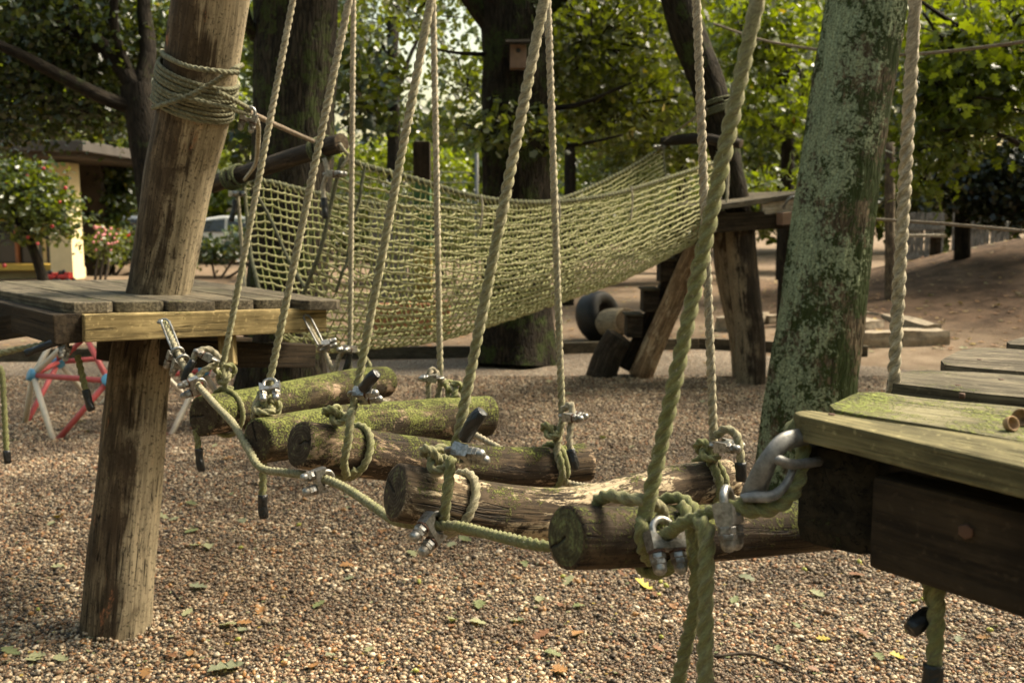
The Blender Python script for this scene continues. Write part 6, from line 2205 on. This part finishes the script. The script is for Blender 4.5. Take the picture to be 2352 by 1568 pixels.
car('white hatchback parked beyond the hedge near the roped post', 545, 31, 'car_white', .06)
car('silver car parked between the cream pillar and the post', 320, 32, 'car_silver', -.05)
car('red car mostly hidden behind the cream pillar', 130, 30, 'car_red', .03)
wb = thing('distant_building', 'pale distant flat building above the parked cars', 'building', gp(420, 50))
b = gp(420, 50)
box('wall', (b.x, b.y, 1.9), X, Y, Z, 6.5, 2, 1.9, M['wall_pale'], wb, .02)
box('roof', (b.x, b.y, 3.9), X, Y, Z, 6.8, 2.3, .14, M['roof_dark'], wb, .02)
for k in range(5):
    box('window', (b.x - 4.8 + 2.4 * k, b.y - 2.02, 1.7), X, Y, Z, .6, .03, .55, M['glass_dark'], wb, .01)
adopt(wb)

# ------------------------------------------------------------------ litter on the gravel
rl = np.random.default_rng(21)
Lmesh = {}


def leaf_thing(label, p, size, tint, rotz, curl=.35, tiltx=0.1, name='fallen_leaf', group='fallen leaves on the gravel'):
    half = np.array([(0, 0), (.10, .10), (.22, .17), (.13, .28), (.20, .34), (.38, .44), (.20, .52), (.22, .60), (.36, .72), (.17, .78), (.13, .90), (0, 1.0)])
    pts = np.vstack([half, half[1:-1][::-1] * [-1, 1], [(0, .3), (0, .6), (0, .82)]])
    k = len(half) * 2 - 2
    # fan towards the midrib
    tri = []
    for i in range(k):
        j = (i + 1) % k
        ym = (pts[i][1] + pts[j][1]) / 2
        m = k if ym < .45 else (k + 1 if ym < .72 else k + 2)
        tri.append((i, j, m))
    for a_, b_ in ((k, k + 1), (k + 1, k + 2)):
        for i in range(k):
            j = (i + 1) % k
            mi_ = lambda q, w: (k if (pts[q][1] + pts[w][1]) / 2 < .45 else (k + 1 if (pts[q][1] + pts[w][1]) / 2 < .72 else k + 2))
            if {mi_(i, j), mi_(j, (j + 1) % k)} == {a_, b_}:
                tri.append((j, a_, b_) if mi_(i, j) == b_ else (j, b_, a_))
    x, y = pts[:, 0] * size, (pts[:, 1] - .5) * size
    ph = rl.uniform(0, 6)
    z = curl * (np.abs(x) * .55 + size * .10 * np.sin(y / size * 5 + ph) + size * .05 * np.sin(x / size * 9 + ph)) + size * .06
    V = np.stack([x, y, z], -1)
    me_o = mesh_np(name, V, [np.array(tri)], M['leaf_fallen'], None, True, {'tint': ('FLOAT', np.full(len(V), tint) + rl.normal(0, .012, len(V)))})
    me_o.location = p
    me_o.rotation_euler = (tiltx, rl.normal(0, .12), rotz)
    return tag(me_o, label, 'leaf', group)


def on_g(u, v, z=.012):
    q = G(u, v); q.z = z
    return q


special = [('bright yellow oak leaf standing on the gravel below the round log end', 1478, 1352, .085, .99, 1.2, .6, .5), ('large grey green oak leaf at the bottom of the gravel near the post', 520, 1545, .115, .03, -1.1, .5, .1),
           ('pale curled leaf on the gravel under the second log tail', 478, 1262, .075, .5, .4, .5, .1), ('grey green leaf on the gravel right of the post foot', 455, 1355, .08, .05, 1.3, .4, .1),
           ('orange yellow leaf under the near platform by the green rope', 1890, 1475, .05, .95, 1.5, .4, .1), ('yellow curled leaf near the black capped rope', 2060, 1515, .05, .97, 1.2, .6, .1),
           ('pale star shaped leaf under the near platform beam', 1715, 1335, .07, .02, .9, .4, .1), ('rusty brown leaf on the gravel left of the thick double rope', 1545, 1400, .045, .78, .3, .4, .1),
           ('green brown leaf by the orange acorn right of the middle', 1330, 1400, .055, .3, 2.0, .5, .1), ('pale leaf lying below the side rope between two steps', 945, 1278, .07, .45, .5, .4, .1),
           ('dark green leaf lying in front of the bent twig', 1270, 1510, .06, .27, 1.4, .5, .1), ('olive oak leaf on the gravel left of the second log tail', 440, 1162, .07, .32, 1.2, .5, .1),
           ('pale green leaf cluster near the picture bottom', 300, 1225, .06, .45, .2, .6, .1)]
for lab, u, v, s, tn, rz, cu, tx in special:
    leaf_thing(lab, on_g(u, v), s, tn, rz, cu, tx)
cls = [(.04, 'pale grey green'), (.30, 'olive green'), (.5, 'straw coloured'), (.70, 'orange brown'), (.84, 'dark red brown')]
for k in range(120):
    u, v = rl.uniform(-50, 2400), 900 + 660 * rl.random() ** .8
    ci_ = rl.integers(0, 5)
    tn, nm = cls[ci_]
    leaf_thing('small %s fallen leaf lying on the gravel' % nm, on_g(u, v), rl.uniform(.035, .078), tn, rl.uniform(0, 6.28), rl.uniform(.2, .7), rl.normal(0, .2))
for k in range(70):
    u, v = rl.uniform(-50, 2400), rl.uniform(760, 900)
    q = G(u, v); q.z = float(ground_h(np.array(q.x), np.array(q.y))) + .006
    tn, nm = cls[rl.integers(2, 5)]
    leaf_thing('%s leaf on the far ground' % nm, q, rl.uniform(.05, .10), tn, rl.uniform(0, 6.28), .5, 0, 'fallen_leaf', 'fallen leaves on the far ground')


def acorn_mesh(mat):
    V = []; F = []
    ns = 12
    prof = [(.0005, -.011), (.004, -.0098), (.0068, -.006), (.0076, -.001), (.0074, .004), (.0058, .008), (.003, .0105), (.0008, .0122)]
    for r, z in prof:
        V += [(r * math.cos(k * 2 * math.pi / ns), r * math.sin(k * 2 * math.pi / ns), z) for k in range(ns)]
    for i in range(len(prof) - 1):
        F += [(i * ns + k, i * ns + (k + 1) % ns, (i + 1) * ns + (k + 1) % ns, (i + 1) * ns + k) for k in range(ns)]
    o = mesh_np('acorn', V, [np.array(F)], M[mat])
    me = o.data
    bpy.data.objects.remove(o)
    return me


AC = [acorn_mesh('acorn_nut'), acorn_mesh('acorn_green')]
for k in range(110):
    u, v = rl.uniform(-30, 2380), 1080 + 480 * rl.random() ** .75
    gr_ = rl.random() < .22
    o = link(bpy.data.objects.new('acorn', AC[1 if gr_ else 0]))
    o.location = on_g(u, v, .012)
    o.rotation_euler = (math.pi / 2 + rl.normal(0, .3), rl.normal(0, .3), rl.uniform(0, 6.28))
    s = rl.uniform(.75, 1.15)
    o.scale = (s, s, s)
    tag(o, 'green yellow acorn lying in the gravel' if gr_ else 'brown acorn lying in the gravel', 'acorn', 'acorns in the gravel')
for lab, pts, r in (('mossy fallen twig at the bottom right of the gravel', [on_g(1640, 1515), on_g(1720, 1508), on_g(1790, 1530), on_g(1880, 1570)], .0055),
                    ('thin dark twig on the gravel under the first log', [on_g(560, 1110), on_g(620, 1122), on_g(700, 1118)], .004),
                    ('thin straight twig near the thick double rope', [on_g(1425, 1465), on_g(1455, 1490)], .004),
                    ('curved twig by the black capped rope', [on_g(1870, 1480), on_g(1920, 1470), on_g(1960, 1490)], .003),
                    ('short twig left of the post foot', [on_g(60, 1180), on_g(110, 1196)], .004),
                    ('thin bent twig right of the post foot', [on_g(395, 1360), on_g(430, 1400), on_g(480, 1408)], .003)):
    tag(tube('twig', pts, [r, r * .8, r * .5], M['twig_bark'], None, 7, .03), lab, 'twig', 'twigs on the gravel')

# leaf litter and bark crumbs too small and many to count


def litter(name, label, pts, size, tints, seed):
    rng = np.random.default_rng(seed)
    C = np.array(pts)
    tn = rng.choice(tints, len(C)) + rng.normal(0, .03, len(C))
    V, F, T = leaf_arrays(C, size, rng, 1, .82, np.clip(tn, 0, 1), .62, True, .5)
    V[:, 2] = np.maximum(V[:, 2], np.repeat(C[:, 2], 8) - .002)
    o = mesh_np(name, V, [F], M['leaf_fallen'], None, False, {'tint': ('FLOAT', T)})
    return tag(o, label, 'litter', kind='stuff')


rq = np.random.default_rng(90)
pts = []
for k in range(2600):
    q = G(rq.uniform(-150, 2500), 860 + 760 * rq.random())
    pts.append((q.x, q.y, .009))
litter('leaf_litter', 'brown crumbs of leaf and bark strewn through the gravel', pts, .016, [.72, .84, .88, .80, .5, .3], 91)
pts = []
for k in range(4200):
    x_, y_ = rq.uniform(-9, 15), 10.3 + 12 * rq.random() ** 1.3
    pts.append((x_, y_, float(ground_h(np.array(x_), np.array(y_))) + .004))
litter('leaf_litter', 'autumn leaves thinly strewn over the earth and the mound', pts, .075, [.70, .80, .84, .88, .5, .62], 92)
# gravel kicked up round the foot of the post
foot = G(268, 1448)
V = []; F = []; PC = []
pal_ = [(0.46, 0.345, 0.225), (0.66, 0.54, 0.38), (0.24, 0.15, 0.088), (0.045, 0.036, 0.027), (0.29, 0.235, 0.165)]
for k in range(420):
    a_ = rq.uniform(0, 6.283); rr_ = .10 + abs(rq.normal(0, .035))
    r_ = rq.uniform(.003, .008)
    c_ = np.array([foot.x + math.cos(a_) * rr_, foot.y + math.sin(a_) * rr_, .004 + max(0, .026 - (rr_ - .10) * .35) * rq.random()])
    o_ = len(V) * 12
    V.append(iv * r_ * rq.uniform(.7, 1.3, 3) + c_); F.append(ifc + 12 * k)
    PC += [(*pal_[rq.integers(0, 5)], 1)] * 12
o = mesh_np('gravel', np.concatenate(V), [np.concatenate(F)], M['pebble'], None, True, {'pcol': ('FLOAT_COLOR', np.array(PC))})
tag(o, 'pebbles heaped round the foot of the leaning post', 'gravel', kind='stuff')
